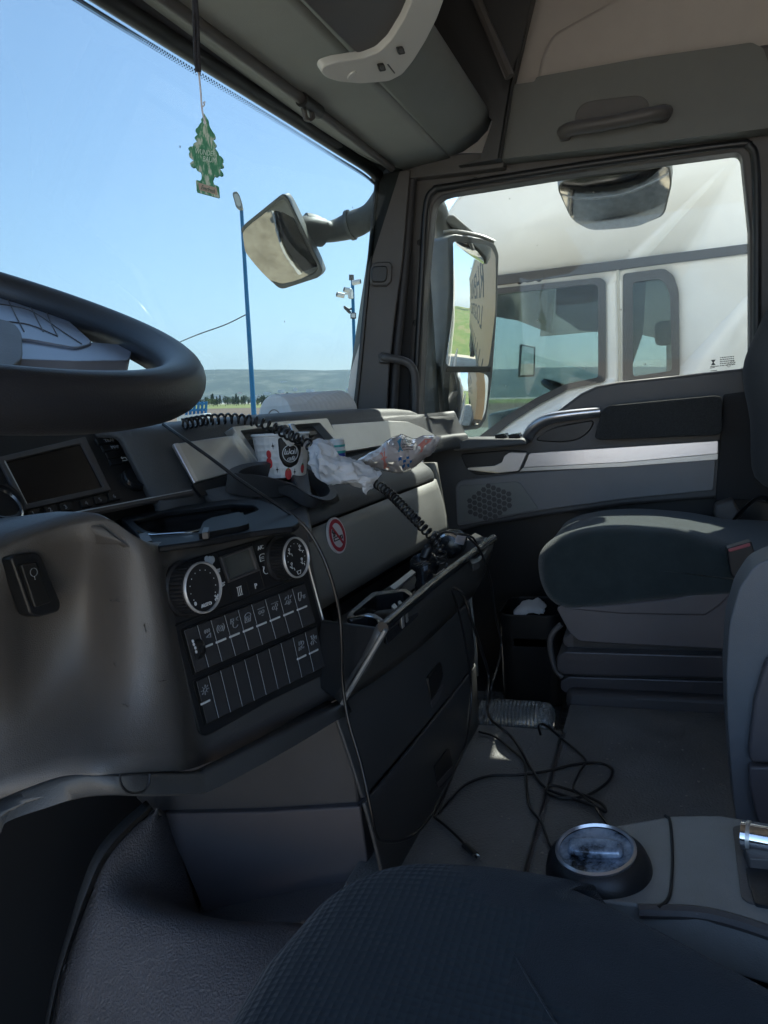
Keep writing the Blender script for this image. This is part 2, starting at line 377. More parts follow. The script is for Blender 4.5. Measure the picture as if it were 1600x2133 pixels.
# ================================================================== ground, field, hills (outside the cab)
ga = ray(400, 839); gb = ray(740, 833); GN = ga.cross(gb).normalized()
if GN.z < 0: GN = -GN
GO = Vector((0, 0, -2.35))
def G(px, py):
    r = ray(px, py); return r*(GO.dot(GN)/r.dot(GN))
gx = Vector((1, 0, 0)); gx = (gx-gx.dot(GN)*GN).normalized(); gy = GN.cross(gx)
def gp(a, b, h=0.0): return GO+gx*a+gy*b+GN*h
M_gravel = pattern("gravel", [(0.34, 0.29, 0.22), (0.46, 0.40, 0.31), (0.54, 0.48, 0.38)], 1.4, rough=0.9, detail=10, bump=0.3)
M_field = pattern("ploughed_soil", [(0.13, 0.085, 0.055), (0.22, 0.15, 0.10)], 0.05, rough=0.95, detail=8)
M_greenstrip = pattern("meadow", [(0.10, 0.15, 0.03), (0.22, 0.24, 0.06), (0.30, 0.27, 0.10)], 0.03, rough=0.95, detail=8)
M_grass = pattern("bank_grass", [(0.07, 0.13, 0.03), (0.13, 0.17, 0.05), (0.22, 0.18, 0.10)], 0.6, rough=0.95, detail=9)
S = 11000
g = MB().add([gp(-S, -S), gp(S, -S), gp(S, S), gp(-S, S)], [(0, 1, 2, 3)]).obj("ground", M_gravel, smooth=None); g["kind"] = "structure"
def gstrip(name, d0, d1, h, mt, w=3000):
    """a flat strip of land across the view ahead between distances d0 and d1"""
    c = ray(560, 836); c = (c-c.dot(GN)*GN).normalized(); s = GN.cross(c); o = GO+GN*h
    q = MB().add([o+c*d0-s*w, o+c*d0+s*w, o+c*d1+s*w, o+c*d1-s*w], [(0, 1, 2, 3)]).obj(name, mt, smooth=None); q["kind"] = "structure"
gstrip("field", 60, 300, 0.02, M_field); gstrip("meadow", 300, 900, 0.05, M_greenstrip)
FC = ray(560, 836); FC = (FC-FC.dot(GN)*GN).normalized(); FS = GN.cross(FC)
def far(d, s, h=0.0): return GO+FC*d+FS*s+GN*h
# range of hills across the horizon
M_hill = pattern("wooded_hillside", [(0.02, 0.04, 0.02), (0.05, 0.075, 0.035), (0.20, 0.20, 0.13)], 0.006, rough=1.0, detail=10)
def hill_h(t, s):
    top = 200+26*noise.noise((s*0.0009, 1.3, 0))+14*noise.noise((s*0.004, 7.1, 0))+4*noise.noise((s*0.02, 3, 0))
    return top*math.sin(t*math.pi/2)**1.3+10*noise.noise((s*0.003, t*5, 2))*t*(1-t)*4-2
rows = []
for i in range(12):
    row = []
    for j in range(121):
        s = -9000+150*j; t = i/11
        top = 235+26*noise.noise((s*0.0009, 1.3, 0))+14*noise.noise((s*0.004, 7.1, 0))+4*noise.noise((s*0.02, 3, 0))
        prof = math.sin(t*math.pi/2)**1.3
        row.append(far(4300+1900*t, s, top*prof+10*noise.noise((s*0.003, t*5, 2))*t*(1-t)*4-2))
    rows.append(row)
hl = MB().grid(rows).obj("hills", M_hill, smooth=60); hl["kind"] = "structure"
rows = []
for i in range(10):
    row = []
    for j in range(41):
        s = -60+4*j; t = i/9; t2 = min(1, t*1.8)
        h = 2.9*(3*t2*t2-2*t2**3)+0.25*noise.noise((s*0.2, t*8, 5))+max(0, t-.55)*3
        row.append(gp(s, -12.5-38*t, h-0.3*(1-t)))
    rows.append(row)
bk = MB().grid(rows).obj("grassy_bank", M_grass, smooth=60); bk["kind"] = "structure"

# ================================================================== the cab shell
cab = thing("truck_cab", "truck cab interior shell with grey roof panels, windshield and vinyl engine tunnel", "truck cab", (0.95, 0, -0.8))
XD = 2.15                                   # inner face of the passenger door
# floor and engine tunnel
def tun_z(x, y):
    z = -0.655
    if y > 0.38: z -= (y-0.38)*0.36
    if x < 0.80:
        t = min(1, (0.80-x)/0.36); z -= 0.42*(t*t*(3-2*t))
    return z
xs = [0.84+0.02*i for i in range(0, 29)]; xs[-1] = 1.385
ys = [-0.75+0.05*i for i in range(0, 36)]
rows = [[Vector((x, y, tun_z(x, y)+0.0015*noise.noise((x*25, y*25, 0)))) for x in xs] for y in ys]
MB().grid(rows).obj("engine_tunnel", M_tunnel, cab, smooth=60, solid=0.02)
# flat vinyl mats on the tunnel with a seam between them
def matpl(pts, h): return [Vector((x, y, -0.655+h)) for x, y in pts]
seam_y = P(1120, 1690, z=-0.655).y
MB().prism(matpl([(0.86, 0.19), (1.392, 0.19), (1.392, 0.42), (0.86, 0.42)], 0.012), (0, 0, -0.013)).obj("floor_covering", M_floor, cab, bevel=0.004)
MB().prism(matpl([(0.84, -0.75), (1.56, -0.75), (1.56, 0.19), (1.40, 0.19), (1.392, 0.184), (0.84, 0.184)], 0.010), (0, 0, -0.011)).obj("floor_covering", M_floor, cab, bevel=0.004)
MB().box((1.388, 0.3, -0.75), (0.012, 0.42, 0.20)).obj("tunnel_side", M_black, cab, bevel=0.004)
MB().box((0.95, 0.1, -1.10), (2.5, 1.9, 0.02)).obj("cab_floor", M_black, cab)
MB().box((1.80, 0.42, -0.875), (0.86, 0.95, 0.05)).obj("footwell_floor", M_black, cab)
MB().box((0.95, -0.80, 0.3), (2.5, 0.04, 2.8)).obj("rear_wall", M_fabric_liner, cab)
MB().box((0.95, 0.0, 1.30), (2.5, 1.9, 0.04)).obj("roof", M_fabric_liner, cab)
MB().box((0.95, 1.05, -0.62), (2.46, 0.03, 1.10)).obj("front_panel", M_truck, cab, bevel=0.01)
MB().box((2.33, 0.86, -0.72), (0.03, 0.36, 1.25)).obj("side_skin", M_truck, cab, bevel=0.01)
MB().box((-0.235, 0.86, 0.15), (0.05, 0.22, 2.4)).obj("left_pillar", M_dark, cab, bevel=0.01)
MB().box((2.27, -0.03, 0.99), (0.03, 1.60, 0.78)).obj("cab_side", M_truck, cab, bevel=0.01)
MB().box((2.27, -0.52, -0.2), (0.03, 0.54, 1.6)).obj("cab_side", M_truck, cab, bevel=0.01)
MB().box((-0.27, 0.0, 1.10), (0.03, 1.60, 0.44)).obj("cab_side", M_fabric_liner, cab, bevel=0.01)
MB().box((0.95, 0.80, 1.01), (2.7, 0.03, 0.60)).obj("roof_front", M_truck, cab, bevel=0.01)
MB().box((0.95, 0.96, -0.60), (2.4, 0.10, 1.04)).obj("bulkhead", M_matte, cab)
cl = [P(a, b, x=x) for a, b, x in ((322, 1688, .88), (268, 1738, .82), (220, 1800, .77), (184, 1880, .73), (154, 1960, .70), (128, 2040, .675), (108, 2133, .655), (90, 2230, .64))]
cr = [P(a, b, x=x) for a, b, x in ((352, 1700, .935), (390, 1800, .935), (434, 1912, .93))]+[P(a, b, z=z) for a, b, z in ((520, 1925, -.70), (620, 1922, -.665), (720, 1960, -.657), (800, 2060, -.656), (860, 2200, -.656))]
rows = []
for a, b in zip(crv(cl, 5), crv(cr, 5)): rows.append([a.lerp(b, t/10)+Vector((-0.05, -0.03, 0.05))*math.sin(math.pi*t/10)**1.3*0.45 for t in range(11)])
MB().grid(rows).obj("tunnel_carpet", M_tunnel, cab, smooth=80, solid=0.015)
c2 = [P(a, b, x=x) for a, b, x in ((308, 1664, .875), (252, 1712, .815), (204, 1770, .765), (172, 1846, .728), (146, 1930, .70), (121, 2015, .673), (102, 2105, .653), (84, 2220, .637))]
MB().grid([[a+Vector((-0.004, 0, 0)), (a+b)/2+Vector((-0.010, -0.008, 0.004)), b+Vector((-0.002, 0, 0.002))] for a, b in zip(crv(c2, 5), crv(cl, 5))]).obj("carpet_edge", M_drawer, cab, smooth=60, solid=0.006)
MB().box((0.35, 0.62, -0.98), (1.1, 0.9, 0.02)).obj("pedal_floor", M_matte, cab)
# roof side: fabric above, plastic panel with the grab handle below
RS = PL((2.08, 0, 0), (0, -1, 0), (0, 0, 1))
slab("roof_side_fabric", RS.up(-0.10), [(1080, -120), (1800, -120), (1800, 200), (1070, 200)], 0, 0.02, M_fabric_liner, cab)
slab("fabric_step", RS.up(-0.10), [(1118, 170), (1128, 118), (1150, 70), (1330, -30), (1800, -90), (1800, 260), (1118, 200)], 0.02, 0.05, M_fabric_liner, cab, r=18, bevel=0.012, seg=3)
sidep = slab("roof_side_panel", RS, [(1068, 176), (1114, 170), (1117, 160), (1340, 120), (1566, 88), (1590, 100), (1640, 240), (1640, 262), (1300, 303), (1040, 331), (1050, 262)], -0.06, 0.0, mat("side_panel_plastic", (0.115, 0.122, 0.118), 0.5, bump=0.25, bscale=900, var=0.06), cab, r=6)
MB().prism(pxs(RS, [(1575, 92), (1800, 60), (1800, 240), (1592, 244)], -0.01), (0.05, 0, 0)).obj("roof_side_end", M_dark, cab, bevel=0.012)
hd = slab("handle_recess", RS, [(1196, 268), (1200, 232), (1214, 215), (1236, 209), (1326, 198), (1344, 203), (1354, 220), (1356, 250)], 0.0, 0.003, M_dark, cab, r=10, bevel=0.0025)
hp = [RS.px(1176, 276, 0.012), RS.px(1192, 268, 0.034), RS.px(1250, 259, 0.042), RS.px(1320, 246, 0.042), RS.px(1368, 236, 0.036), RS.px(1386, 235, 0.014)]
MB().tube(crv(hp, 8), 0.0215, seg=12, flat=0.75).obj("grab_handle", M_dark, cab, smooth=60)
slab("handle_mount", RS, [(1162, 264), (1180, 256), (1190, 270), (1188, 288), (1166, 292)], 0.0, 0.018, M_dark, cab, r=6, bevel=0.004)
slab("handle_mount", RS, [(1348, 224), (1388, 214), (1396, 222), (1394, 246), (1380, 252), (1352, 250)], 0.0, 0.026, M_dark, cab, r=8, bevel=0.005)
# windshield, its rubber seal and the printed edge
def wsx(x, t): return Vector((x, 0.745+0.24*(1-t)-0.10*max(0, (x-1.5)/0.6)**2, -0.08+0.70*t))
rows = [[wsx(-0.25+2.36*j/16, i/8) for j in range(17)] for i in range(9)]
MB().grid(rows).obj("windshield", M_wind, cab, smooth=180)
HS = PL((1, 0.735, 0.6), (1, 0, 0), (0, 0, 1))
def hl_(pts, y): return [P(a, b, y=y) for a, b in pts]
edge = [(60, -98), (176, -20), (330, 78), (560, 222), (700, 312), (760, 350), (786, 372)]
e3 = [P(a, b, y=yy) for (a, b), yy in zip(edge, (0.745, 0.745, 0.745, 0.74, 0.732, 0.722, 0.708))]
e3 = crv(e3, 6)
MB().tube([p+Vector((0, -0.004, 0.008)) for p in e3], 0.017, seg=10).obj("windshield_seal", M_black, cab, smooth=60)
MB().tube([p+Vector((0, -0.018, 0.030)) for p in e3], 0.019, seg=10).obj("header_gasket", M_rubber, cab, smooth=60)
# dotted ceramic edge along the glass
mb = MB()
for i in range(0, 260):
    t = i/260*(len(e3)-1); k = int(t); p = e3[k].lerp(e3[min(k+1, len(e3)-1)], t-k)
    for j in range(3): mb.box(p+Vector((0.002*j, 0.006, -0.012-0.0035*j)), (0.0030-0.0007*j, 0.001, 0.0030-0.0007*j))
mb.obj("printed_dots", M_black, cab, smooth=None)
# header panel (behind the seal up to the shelf), shelf front roll, shelf
xs_ = [-0.25, 0.3, 0.9, 1.3, 1.7, 1.95, 2.13]
def hdr_row(x):
    c = max(0, (x-1.7)/0.4)**2*0.03
    pr = [(0.79-c, 0.67), (0.750-c, 0.636), (0.715-c, 0.618), (0.69-c, 0.612), (0.66-c, 0.612), (0.60-c*.5, 0.616), (0.53, 0.6185), (0.512, 0.62)]
    return [Vector((x, y, z)) for y, z in pr]
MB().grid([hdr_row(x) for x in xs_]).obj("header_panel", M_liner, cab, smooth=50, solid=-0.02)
def roll_row(x):
    pr = [(0.509, 0.6195), (0.50, 0.617), (0.47, 0.622), (0.43, 0.640), (0.402, 0.662), (0.390, 0.688), (0.390, 0.700), (0.40, 0.706), (0.42, 0.706)]
    return [Vector((x, y, z)) for y, z in pr]
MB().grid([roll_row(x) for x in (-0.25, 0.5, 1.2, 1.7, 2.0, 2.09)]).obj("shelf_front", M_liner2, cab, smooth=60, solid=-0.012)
MB().box((0.9, 0.60, 0.665), (2.3, 0.34, 0.02)).obj("overhead_shelf", M_black, cab)
MB().box((0.9, 0.77, 1.00), (2.5, 0.02, 0.62)).obj("shelf_back", M_black, cab)
# side cheek closing the shelf at the passenger end
MB().prism([P(1110, -10, x=2.02), P(1066, 178, x=2.06), P(1042, 330, x=2.07), P(955, 345, x=2.09), P(1000, 330, x=2.075), P(1026, 252, x=2.06), P(960, 170, x=2.04), P(880, 0, x=2.02), P(860, -200, x=2.0), P(1160, -200, x=2.0)], (0.04, 0, 0)).obj("shelf_cheek", M_black, cab)
MB().prism([P(a, b, x=2.115) for a, b in [(770, 372), (800, 340), (900, 330), (960, 318), (1050, 318), (1050, 348), (960, 360), (852, 372), (800, 392)]], (0.05, 0, 0)).obj("roof_corner", M_dark, cab, bevel=0.004)
MB().tube([P(1112, -20, x=2.045), P(1066, 178, x=2.055), P(1041, 330, x=2.06)], 0.006, seg=6).obj("panel_edge", M_black, cab)
MB().tube([P(985, -20, x=1.98), P(1062, 160, x=1.98)], 0.012, seg=8).obj("shelf_rail", M_dark, cab)
for xr in (0.75, 1.35): MB().box((xr, 0.5, 0.86), (0.02, 0.22, 0.30)).obj("shelf_divider", M_black, cab, bevel=0.004)
# pillar between windshield and door
AP = PL((2.06, 0.75, 0), (0.37, -0.93, 0), (0, 0, 1))
slab("outer_pillar", AP.up(-0.05), [(786, 376), (776, 470), (760, 640), (742, 862), (718, 862), (742, 690), (765, 540), (778, 430)], -0.02, 0.0, M_truck, cab)
slab("pillar", AP, [(790, 362), (856, 352), (850, 420), (840, 540), (826, 640), (812, 760), (806, 872), (738, 872), (748, 780), (760, 640), (774, 490), (784, 380)], -0.08, 0.0, M_dark, cab, r=5, bevel=0.006, seg=3)
MB().tube(crv([AP.px(786, 372, 0.0), AP.px(775, 490, 0.0), AP.px(761, 640, 0.0), AP.px(748, 780, 0.0), AP.px(738, 870, 0.0)], 6), 0.007, seg=8).obj("pillar_gasket", M_black, cab)
slab("pillar_cap", AP, [(772, 556), (780, 546), (812, 544), (818, 552), (816, 586), (806, 596), (776, 596), (770, 588)], 0, 0.012, M_dark, cab, r=5, bevel=0.004)
slab("pillar_speaker", AP, [(774, 560), (780, 554), (804, 553), (808, 560), (806, 582), (800, 588), (778, 588), (773, 582)], 0.012, 0.018, M_black, cab, r=5, bevel=0.003)
MB().tube([AP.px(860, 356, -.02), AP.px(846, 540, -.02), AP.px(826, 740, -.02), AP.px(818, 872, -.02)], 0.013, seg=8).obj("door_gasket", M_rubber, cab, smooth=60)
MB().prism([P(a, b, x=2.13) for a, b in [(800, 372), (860, 372), (860, 600), (850, 890), (770, 890), (800, 640)]], (0.02, 0.02, 0)).obj("pillar_inner", M_matte, cab)
hp = [AP.px(796, 742, 0.0), AP.px(806, 745, 0.03), AP.px(842, 752, 0.034), AP.px(860, 768, 0.034), AP.px(866, 800, 0.03), AP.px(866, 872, 0.02)]
MB().tube(crv(hp, 8), 0.0115, seg=10).obj("pillar_handle", M_dark, cab, smooth=60)
slab("handle_mount", AP, [(790, 734), (812, 736), (818, 746), (812, 758), (790, 756)], 0, 0.02, M_dark, cab, r=5, bevel=0.004)

# ------------------------------------------------------------------ roller blind and lamp unit under the header
bl = thing("sun_blind", "grey roller sun blind rod with pull loop under the windshield header", "sun blind", (1.5, 0.67, 0.60))
MB().tube([P(150, -140, z=0.603), P(345, 0, z=0.603), P(636, 212, z=0.603)], 0.0105, seg=12).obj("roller", M_dark, bl, smooth=60)
MB().tube([P(660, 230, z=0.603), P(816, 350, z=0.603)], 0.0095, seg=12).obj("roller", M_dark, bl, smooth=60)
MB().tube([P(628, 207, z=0.60), P(664, 233, z=0.60)], 0.014, seg=12).obj("collar", M_black, bl, smooth=60)
BP = PL(P(645, 230, z=0.59), (0.95, -0.3, 0), (0, 0.1, 1))
ringslab("pull_loop", BP, [(630, 212), (652, 210), (658, 246), (650, 253), (638, 248)], [(639, 228), (649, 227), (651, 243), (648, 246), (642, 243)], -0.004, 0.004, M_dark, bl, r=3, bevel=0.0015)
lampt = thing("dome_lamp", "pale grey interior lamp with two switches and dark housing above the dashboard", "lamp", P(760, 140, z=0.62))
DLp = PL(P(720, 150, z=0.572), (1, 0, 0), (0, 0.87, -0.5))
slab("housing", DLp, [(560, -120), (625, -6), (690, 60), (744, 112), (780, 100), (812, 74), (850, 30), (880, -30), (900, -120)], -0.07, 0.004, M_dark, lampt, r=10, bevel=0.004)
slab("lens", DLp, [(668, 150), (674, 138), (700, 129), (760, 120), (790, 108), (815, 84), (842, 40), (862, -6), (880, -60), (940, -60), (928, -8), (912, 36), (888, 84), (862, 126), (838, 156), (810, 170), (752, 175), (706, 171), (680, 163)], 0.0, 0.016, M_lamp, lampt, r=8, bevel=0.006, seg=3)
for a, b in ((796, 142), (836, 107)):
    s_ = slab("switch", DLp, [(a-9, b-6), (a+5, b-8), (a+9, b+5), (a-5, b+8)], 0.016, 0.020, M_ink, lampt, r=3, bevel=0.001)
    slab("rocker", DLp, [(a-3, b-3), (a+4, b-4), (a+5, b+3), (a-2, b+4)], 0.020, 0.023, M_dark, s_, r=1)
MB().lathe([(0.010, 0), (0.009, 0.002), (0, 0.0025)], DLp.px(733, 157, 0.016), DLp.n, 20).obj("touch_spot", M_lamp, lampt)
MB().tube([DLp.px(808, 134, 0.0165), DLp.px(822, 152, 0.0165)], 0.0012, seg=6).obj("groove", M_dark, lampt)

# ================================================================== passenger door
door = thing("passenger_door", "closed grey passenger door with window, silver trim strip and speaker", "door", (XD, 0.2, -0.6))
DP = PL((XD, 0, 0), (0, -1, 0), (0, 0, 1))
gl_in = [(902, 408), (1222, 357), (1545, 314), (1562, 480), (1562, 768), (1440, 781), (1330, 793), (1280, 797), (1242, 806), (1209, 822), (1168, 853), (1121, 888), (1085, 915), (975, 917), (872, 868), (884, 590)]
gl_r = [34, 0, 18, 0, 26, 0, 0, 14, 14, 14, 0, 0, 10, 10, 14, 0]
fr_out = [(848, 368), (1222, 312), (1640, 248), (1660, 480), (1660, 800), (1440, 850), (1330, 860), (1290, 862), (1262, 866), (1230, 876), (1190, 892), (1140, 915), (1085, 935), (975, 940), (806, 880), (828, 590)]
def rr_(r): return [max(q, 0.01) for q in r]
q = rnd([Vector(a) for a in fr_out], rr_([40, 0, 40, 0, 20, 0, 0, 14, 14, 14, 0, 0, 10, 10, 10, 0])); w = rnd([Vector(a) for a in gl_in], rr_(gl_r))
MB().ring(pxs(DP, q, 0), pxs(DP, w, 0), (0.06, 0, 0)).obj("window_frame", M_dark, door, bevel=0.006, seg=3, smooth=50)
# raised moulding round the glass
def grow(pts, k, cx=1230, cy=590): return [(cx+(a-cx)*k, cy+(b-cy)*k) for a, b in pts]
w1 = rnd([Vector(a) for a in gl_in[:5]+[(1440, 781)]], 0)
rim = crv([DP.px(a, b, 0.006) for a, b in [(862, 862), (872, 700), (880, 560), (888, 430), (905, 396), (940, 388), (1222, 343), (1520, 302), (1560, 304), (1574, 340), (1577, 480), (1577, 745)]], 5)
MB().tube(rim, 0.010, seg=8).obj("window_seal", M_black, door, smooth=60)
MB().prism(pxs(PL((XD+0.04, 0, 0), (0, -1, 0), (0, 0, 1)), [(840, 350), (1600, 290), (1600, 800), (1250, 840), (1060, 960), (840, 960)]), (0.005, 0, 0)).obj("window_glass", M_glass, door, smooth=None)
for a, b in ((990, 376), (1206, 344), (1440, 311), (1577, 440), (875, 505), (866, 672), (1568, 746)):
    sc = MB().lathe([(0.0085, 0), (0.0085, 0.002), (0.006, 0.003), (0.005, 0.001), (0, 0.001)], DP.px(a, b, 0.004), DP.n, 16).obj("screw", M_ink, door)
# small print on the pane (illegible in the photograph): rows of tiny dashes
mb = MB(); gpn = PL((XD+0.0385, 0, 0), (0, -1, 0), (0, 0, 1)); rg = random.Random(3)
for k in range(5):
    a = 1500
    while a < 1530-3*(k == 0):
        w_ = rg.choice((2, 3, 4)); y_ = 744+4.2*k-(a-1500)*0.10
        mb.prism(pxs(gpn, [(a, y_), (a+w_, y_), (a+w_, y_+1.9), (a, y_+1.9)]), (0.0003, 0, 0)); a += w_+1.2
for (a, b, w_) in ((1480, 763, 18), (1480, 772, 14), (1479, 766, 10)): mb.prism(pxs(gpn, [(a, b), (a+w_, b-1.5), (a+w_, b), (a, b+1.5)]), (0.0003, 0, 0))
for a in (1482, 1489): mb.prism(pxs(gpn, [(1481, 750), (1491, 749), (1487, 755), (1491, 760), (1481, 761), (1485, 755)]), (0.0003, 0, 0)); break
for a, b in ((1526, 755), (1518, 761)): mb.add(*[x for x in (lambda t: (t.v, t.f))(MB().tube([gpn.px(a+3.4*math.cos(k/12*6.283), b+3.4*math.sin(k/12*6.283)) for k in range(12)], 0.0006, seg=4, closed=True))])
mb.obj("pane_marking", M_ink, door, smooth=None)
# door panel
sill = [(806, 872), (960, 912), (1085, 913), (1121, 886), (1168, 851), (1209, 820), (1242, 804), (1290, 795), (1440, 779), (1562, 766), (1660, 750)]
panel = slab("door_panel", DP, sill+[(1660, 1060), (1512, 1034), (1480, 1039), (1300, 1052), (1130, 1076), (1000, 1096), (940, 1112), (900, 1112), (880, 960)], -0.03, 0.004, M_dark, door, bevel=0.008, seg=3)
slab("lower_panel", DP.up(-0.05), [(850, 1030), (1660, 980), (1660, 1640), (850, 1640)], -0.02, 0.0, M_black, door)
slab("door_skin", DP.up(-0.19), [(760, 885), (1060, 950), (1260, 850), (1760, 790), (1760, 2000), (760, 2000)], -0.02, 0.0, M_truck, door, bevel=0.01)
slab("rear_jamb", DP.up(-0.02), [(1507, 822), (1660, 800), (1660, 1040), (1490, 1044)], 0.024, 0.034, M_matte, door, bevel=0.004)
slab("grey_inlay", DP, [(948, 1012), (960, 1000), (1080, 986), (1200, 976), (1492, 955), (1487, 1022), (1300, 1040), (1125, 1064), (1080, 1072), (952, 1096)], 0.004, 0.012, mat("door_grey_plastic", (0.20, 0.195, 0.20), 0.42, bump=0.25, bscale=900, var=0.06, rvar=0.06), door, r=8, bevel=0.003)
slab("silver_strip", DP, [(1103, 944), (1300, 931), (1496, 918), (1496, 945), (1300, 963), (1090, 974)], 0.010, 0.022, M_silverb, door, r=3, bevel=0.003)
slab("strip_bevel", DP, [(1090, 974), (1300, 963), (1496, 945), (1495, 957), (1300, 972), (1082, 982)], 0.008, 0.019, M_silver, door, r=2, bevel=0.003)
slab("strip_end", DP.up(0), [(1496, 917), (1500, 917), (1499, 958), (1495, 958)], 0.0, 0.02, M_matte, door)
slab("opener_recess", DP, [(958, 946), (1056, 938), (1100, 940), (1080, 984), (992, 990), (972, 976)], 0.006, 0.0135, M_black, door, r=8, bevel=0.002)
op = slab("door_opener", DP, [(1050, 950), (1062, 942), (1098, 943), (1081, 981), (1040, 984), (974, 979), (974, 974), (1030, 970), (1046, 963)], 0.0135, 0.028, M_silverb, door, r=4, bevel=0.004, seg=3)
slab("opener_blade", DP, [(974, 974), (1044, 968), (1052, 952), (1060, 960), (1078, 982), (1035, 986), (980, 980)], 0.0135, 0.024, M_chrome, op, r=3, bevel=0.003)
# grab handle with silver bow, recess below it
slab("handle_recess", DP, [(1112, 918), (1136, 898), (1160, 888), (1240, 874), (1230, 898), (1206, 916), (1170, 922)], 0.004, 0.010, M_black, door, r=12, bevel=0.003)
bow = crv([DP.px(1096, 915, 0.012), DP.px(1112, 891, 0.032), DP.px(1140, 874, 0.042), DP.px(1180, 866, 0.044), DP.px(1250, 858, 0.036)], 8)
MB().tube(bow, [0.0175+0.003*math.sin(i*0.1) for i in range(len(bow))], seg=14, flat=0.72).obj("pull_handle", M_silverb, door, smooth=60)
M_pad = mat("armrest_fabric", (0.045, 0.047, 0.048), 0.95, bump=1.0, bscale=500, var=0.25, vscale=300, spec=0.2, bdist=0.004)
slab("armrest", DP, [(1256, 852), (1270, 845), (1490, 824), (1504, 826), (1505, 900), (1495, 907), (1250, 917), (1238, 913), (1245, 885)], 0.0, 0.075, M_pad, door, r=8, bevel=0.014, seg=4)
slab("door_ledge", DP, [(940, 925), (975, 914), (1090, 914), (1100, 926), (1000, 936), (945, 940)], 0.0, 0.09, M_top, door, bevel=0.006)
for k in range(2): slab("window_switch", DP, [(1030+28*k, 906), (1052+28*k, 903), (1056+28*k, 911), (1032+28*k, 914)], 0.03, 0.075, M_gloss, door, r=2, bevel=0.002)
# loudspeaker with hexagon mesh
slab("speaker_panel", DP, [(957, 1012), (1074, 1003), (1084, 1006), (1122, 1060), (1080, 1069), (954, 1090)], 0.012, 0.015, M_lid, door, r=6, bevel=0.002)
c0 = DP.inv(DP.px(1022, 1046)); mb = MB(); sp = DP.up(0.015)
for i in range(-9, 10):
    for j in range(-7, 8):
        a = i*0.0142; b = j*0.0164+(0.0082 if i % 2 else 0)
        if (a/0.070)**2+(b/0.050)**2 > 1: continue
        hx = [sp.at(c0[0]+a+0.0078*math.cos(R(60*k)), c0[1]+b+a*0.14+0.0078*math.sin(R(60*k)), 0.0022) for k in range(6)]
        mb.prism(hx, -sp.n*0.002)
mb.obj("speaker_grille", M_dark, door, smooth=None)

# ================================================================== dashboard
dash = thing("dashboard", "dark grey truck dashboard with centre console, air vents, switches and open drawer flap", "dashboard", (1.2, 0.7, -0.7))
def yf(x): return 0.655-0.06*(min(x, 1.45)-1.1)-0.14*max(0, x-1.45)-(max(0, x-1.97)/0.1)**2*0.03
def zc(x): return -0.012-0.022*max(0, (x-1.3)/0.7)**2-0.05*max(0, (x-1.9)/0.2)**2
def yg(x): return 0.55-0.06*(x-1.09)
def tier(x):
    y = yf(x); z = zc(x)
    pr = [(y-0.004, -0.150), (y-0.002, -0.120), (y+0.004, -0.112), (y+0.008, -0.108), (y+0.018, -0.085), (y+0.034, -0.048), (y+0.041, z-0.020), (y+0.050, z-0.007), (y+0.068, z), (y+0.12, z+0.002), (y+0.22, z), (y+0.30, z-0.012), (y+0.36, z-0.06)]
    return [Vector((x, a, b)) for a, b in pr]
xs = [0.90, 0.98, 1.1, 1.3, 1.5, 1.7, 1.8, 1.88, 1.95, 2.0, 2.05, 2.085]
MB().grid([crv(tier(x), 3) for x in xs]).obj("upper_dash", M_top, dash, smooth=60, solid=-0.012)
def shelf(x):
    e = max(0, (x-1.74)/0.06); d = 0.02*e*e
    y = yg(x)
    f_ = yf(x); pr = [(f_+0.004, -0.112), (f_-0.012, -0.118), (f_*.5+y*.5+0.006, -0.140), (y+0.024, -0.160), (y+0.010, -0.172), (y+0.003, -0.184), (y+0.001, -0.197)]
    return [Vector((x, a+d, b-0.3*d)) for a, b in pr]
xs = [1.0, 1.1, 1.2, 1.4, 1.6, 1.72, 1.76, 1.79, 1.81]
MB().grid([crv(shelf(x), 3) for x in xs]).obj("dash_shelf", M_top, dash, smooth=60, solid=-0.02)
# glove box lid
def lidrow(x):
    e = max(0, (x-1.745)/0.055); d = 0.03*e*e; y = yg(x)
    return [Vector((x-0.012*k*(x > 1.7), y-0.004-0.022*k+0.006*math.sin(k*math.pi)*-1+d, -0.2005-0.128*k)) for k in [i/6 for i in range(7)]]
MB().grid([lidrow(x) for x in (0.95, 1.05, 1.2, 1.4, 1.6, 1.7, 1.74, 1.77, 1.79, 1.805)]).obj("glovebox_lid", M_lid, dash, smooth=60, solid=-0.014)
MB().box((1.38, 0.70, -0.36), (0.80, 0.28, 0.34)).obj("dash_core", M_black, dash)
# rounded end of the dash beside the door
M_end = mat("beige_grey_plastic", (0.20, 0.195, 0.175), 0.5, bump=0.2, bscale=700)
endp = [(930, 940), (936, 952), (944, 985), (950, 1030), (954, 1075), (957, 1108)]
rows = []
for k in range(7):
    a = k/6*math.pi/2; o = 0.055
    rows.append([Vector((1.80+0.012-0.012*j/5+o*math.sin(a), yg(1.79)+0.02-0.022*(j/5)+0.34*(1-math.cos(a)), -0.165-0.165*j/5)) for j in range(6)])
MB().grid(rows).obj("dash_end", M_end, dash, smooth=60, solid=0.01)
MB().box((1.95, 0.78, -0.30), (0.24, 0.10, 0.36)).obj("dash_side", M_dark, dash)
MB().prism([P(955, 1105, y=0.5), P(965, 1130, y=0.5), P(1000, 1300, y=0.75), P(720, 1420, y=0.6), P(690, 1270, y=0.55)], (0, 0.03, 0)).obj("under_dash", M_black, dash)
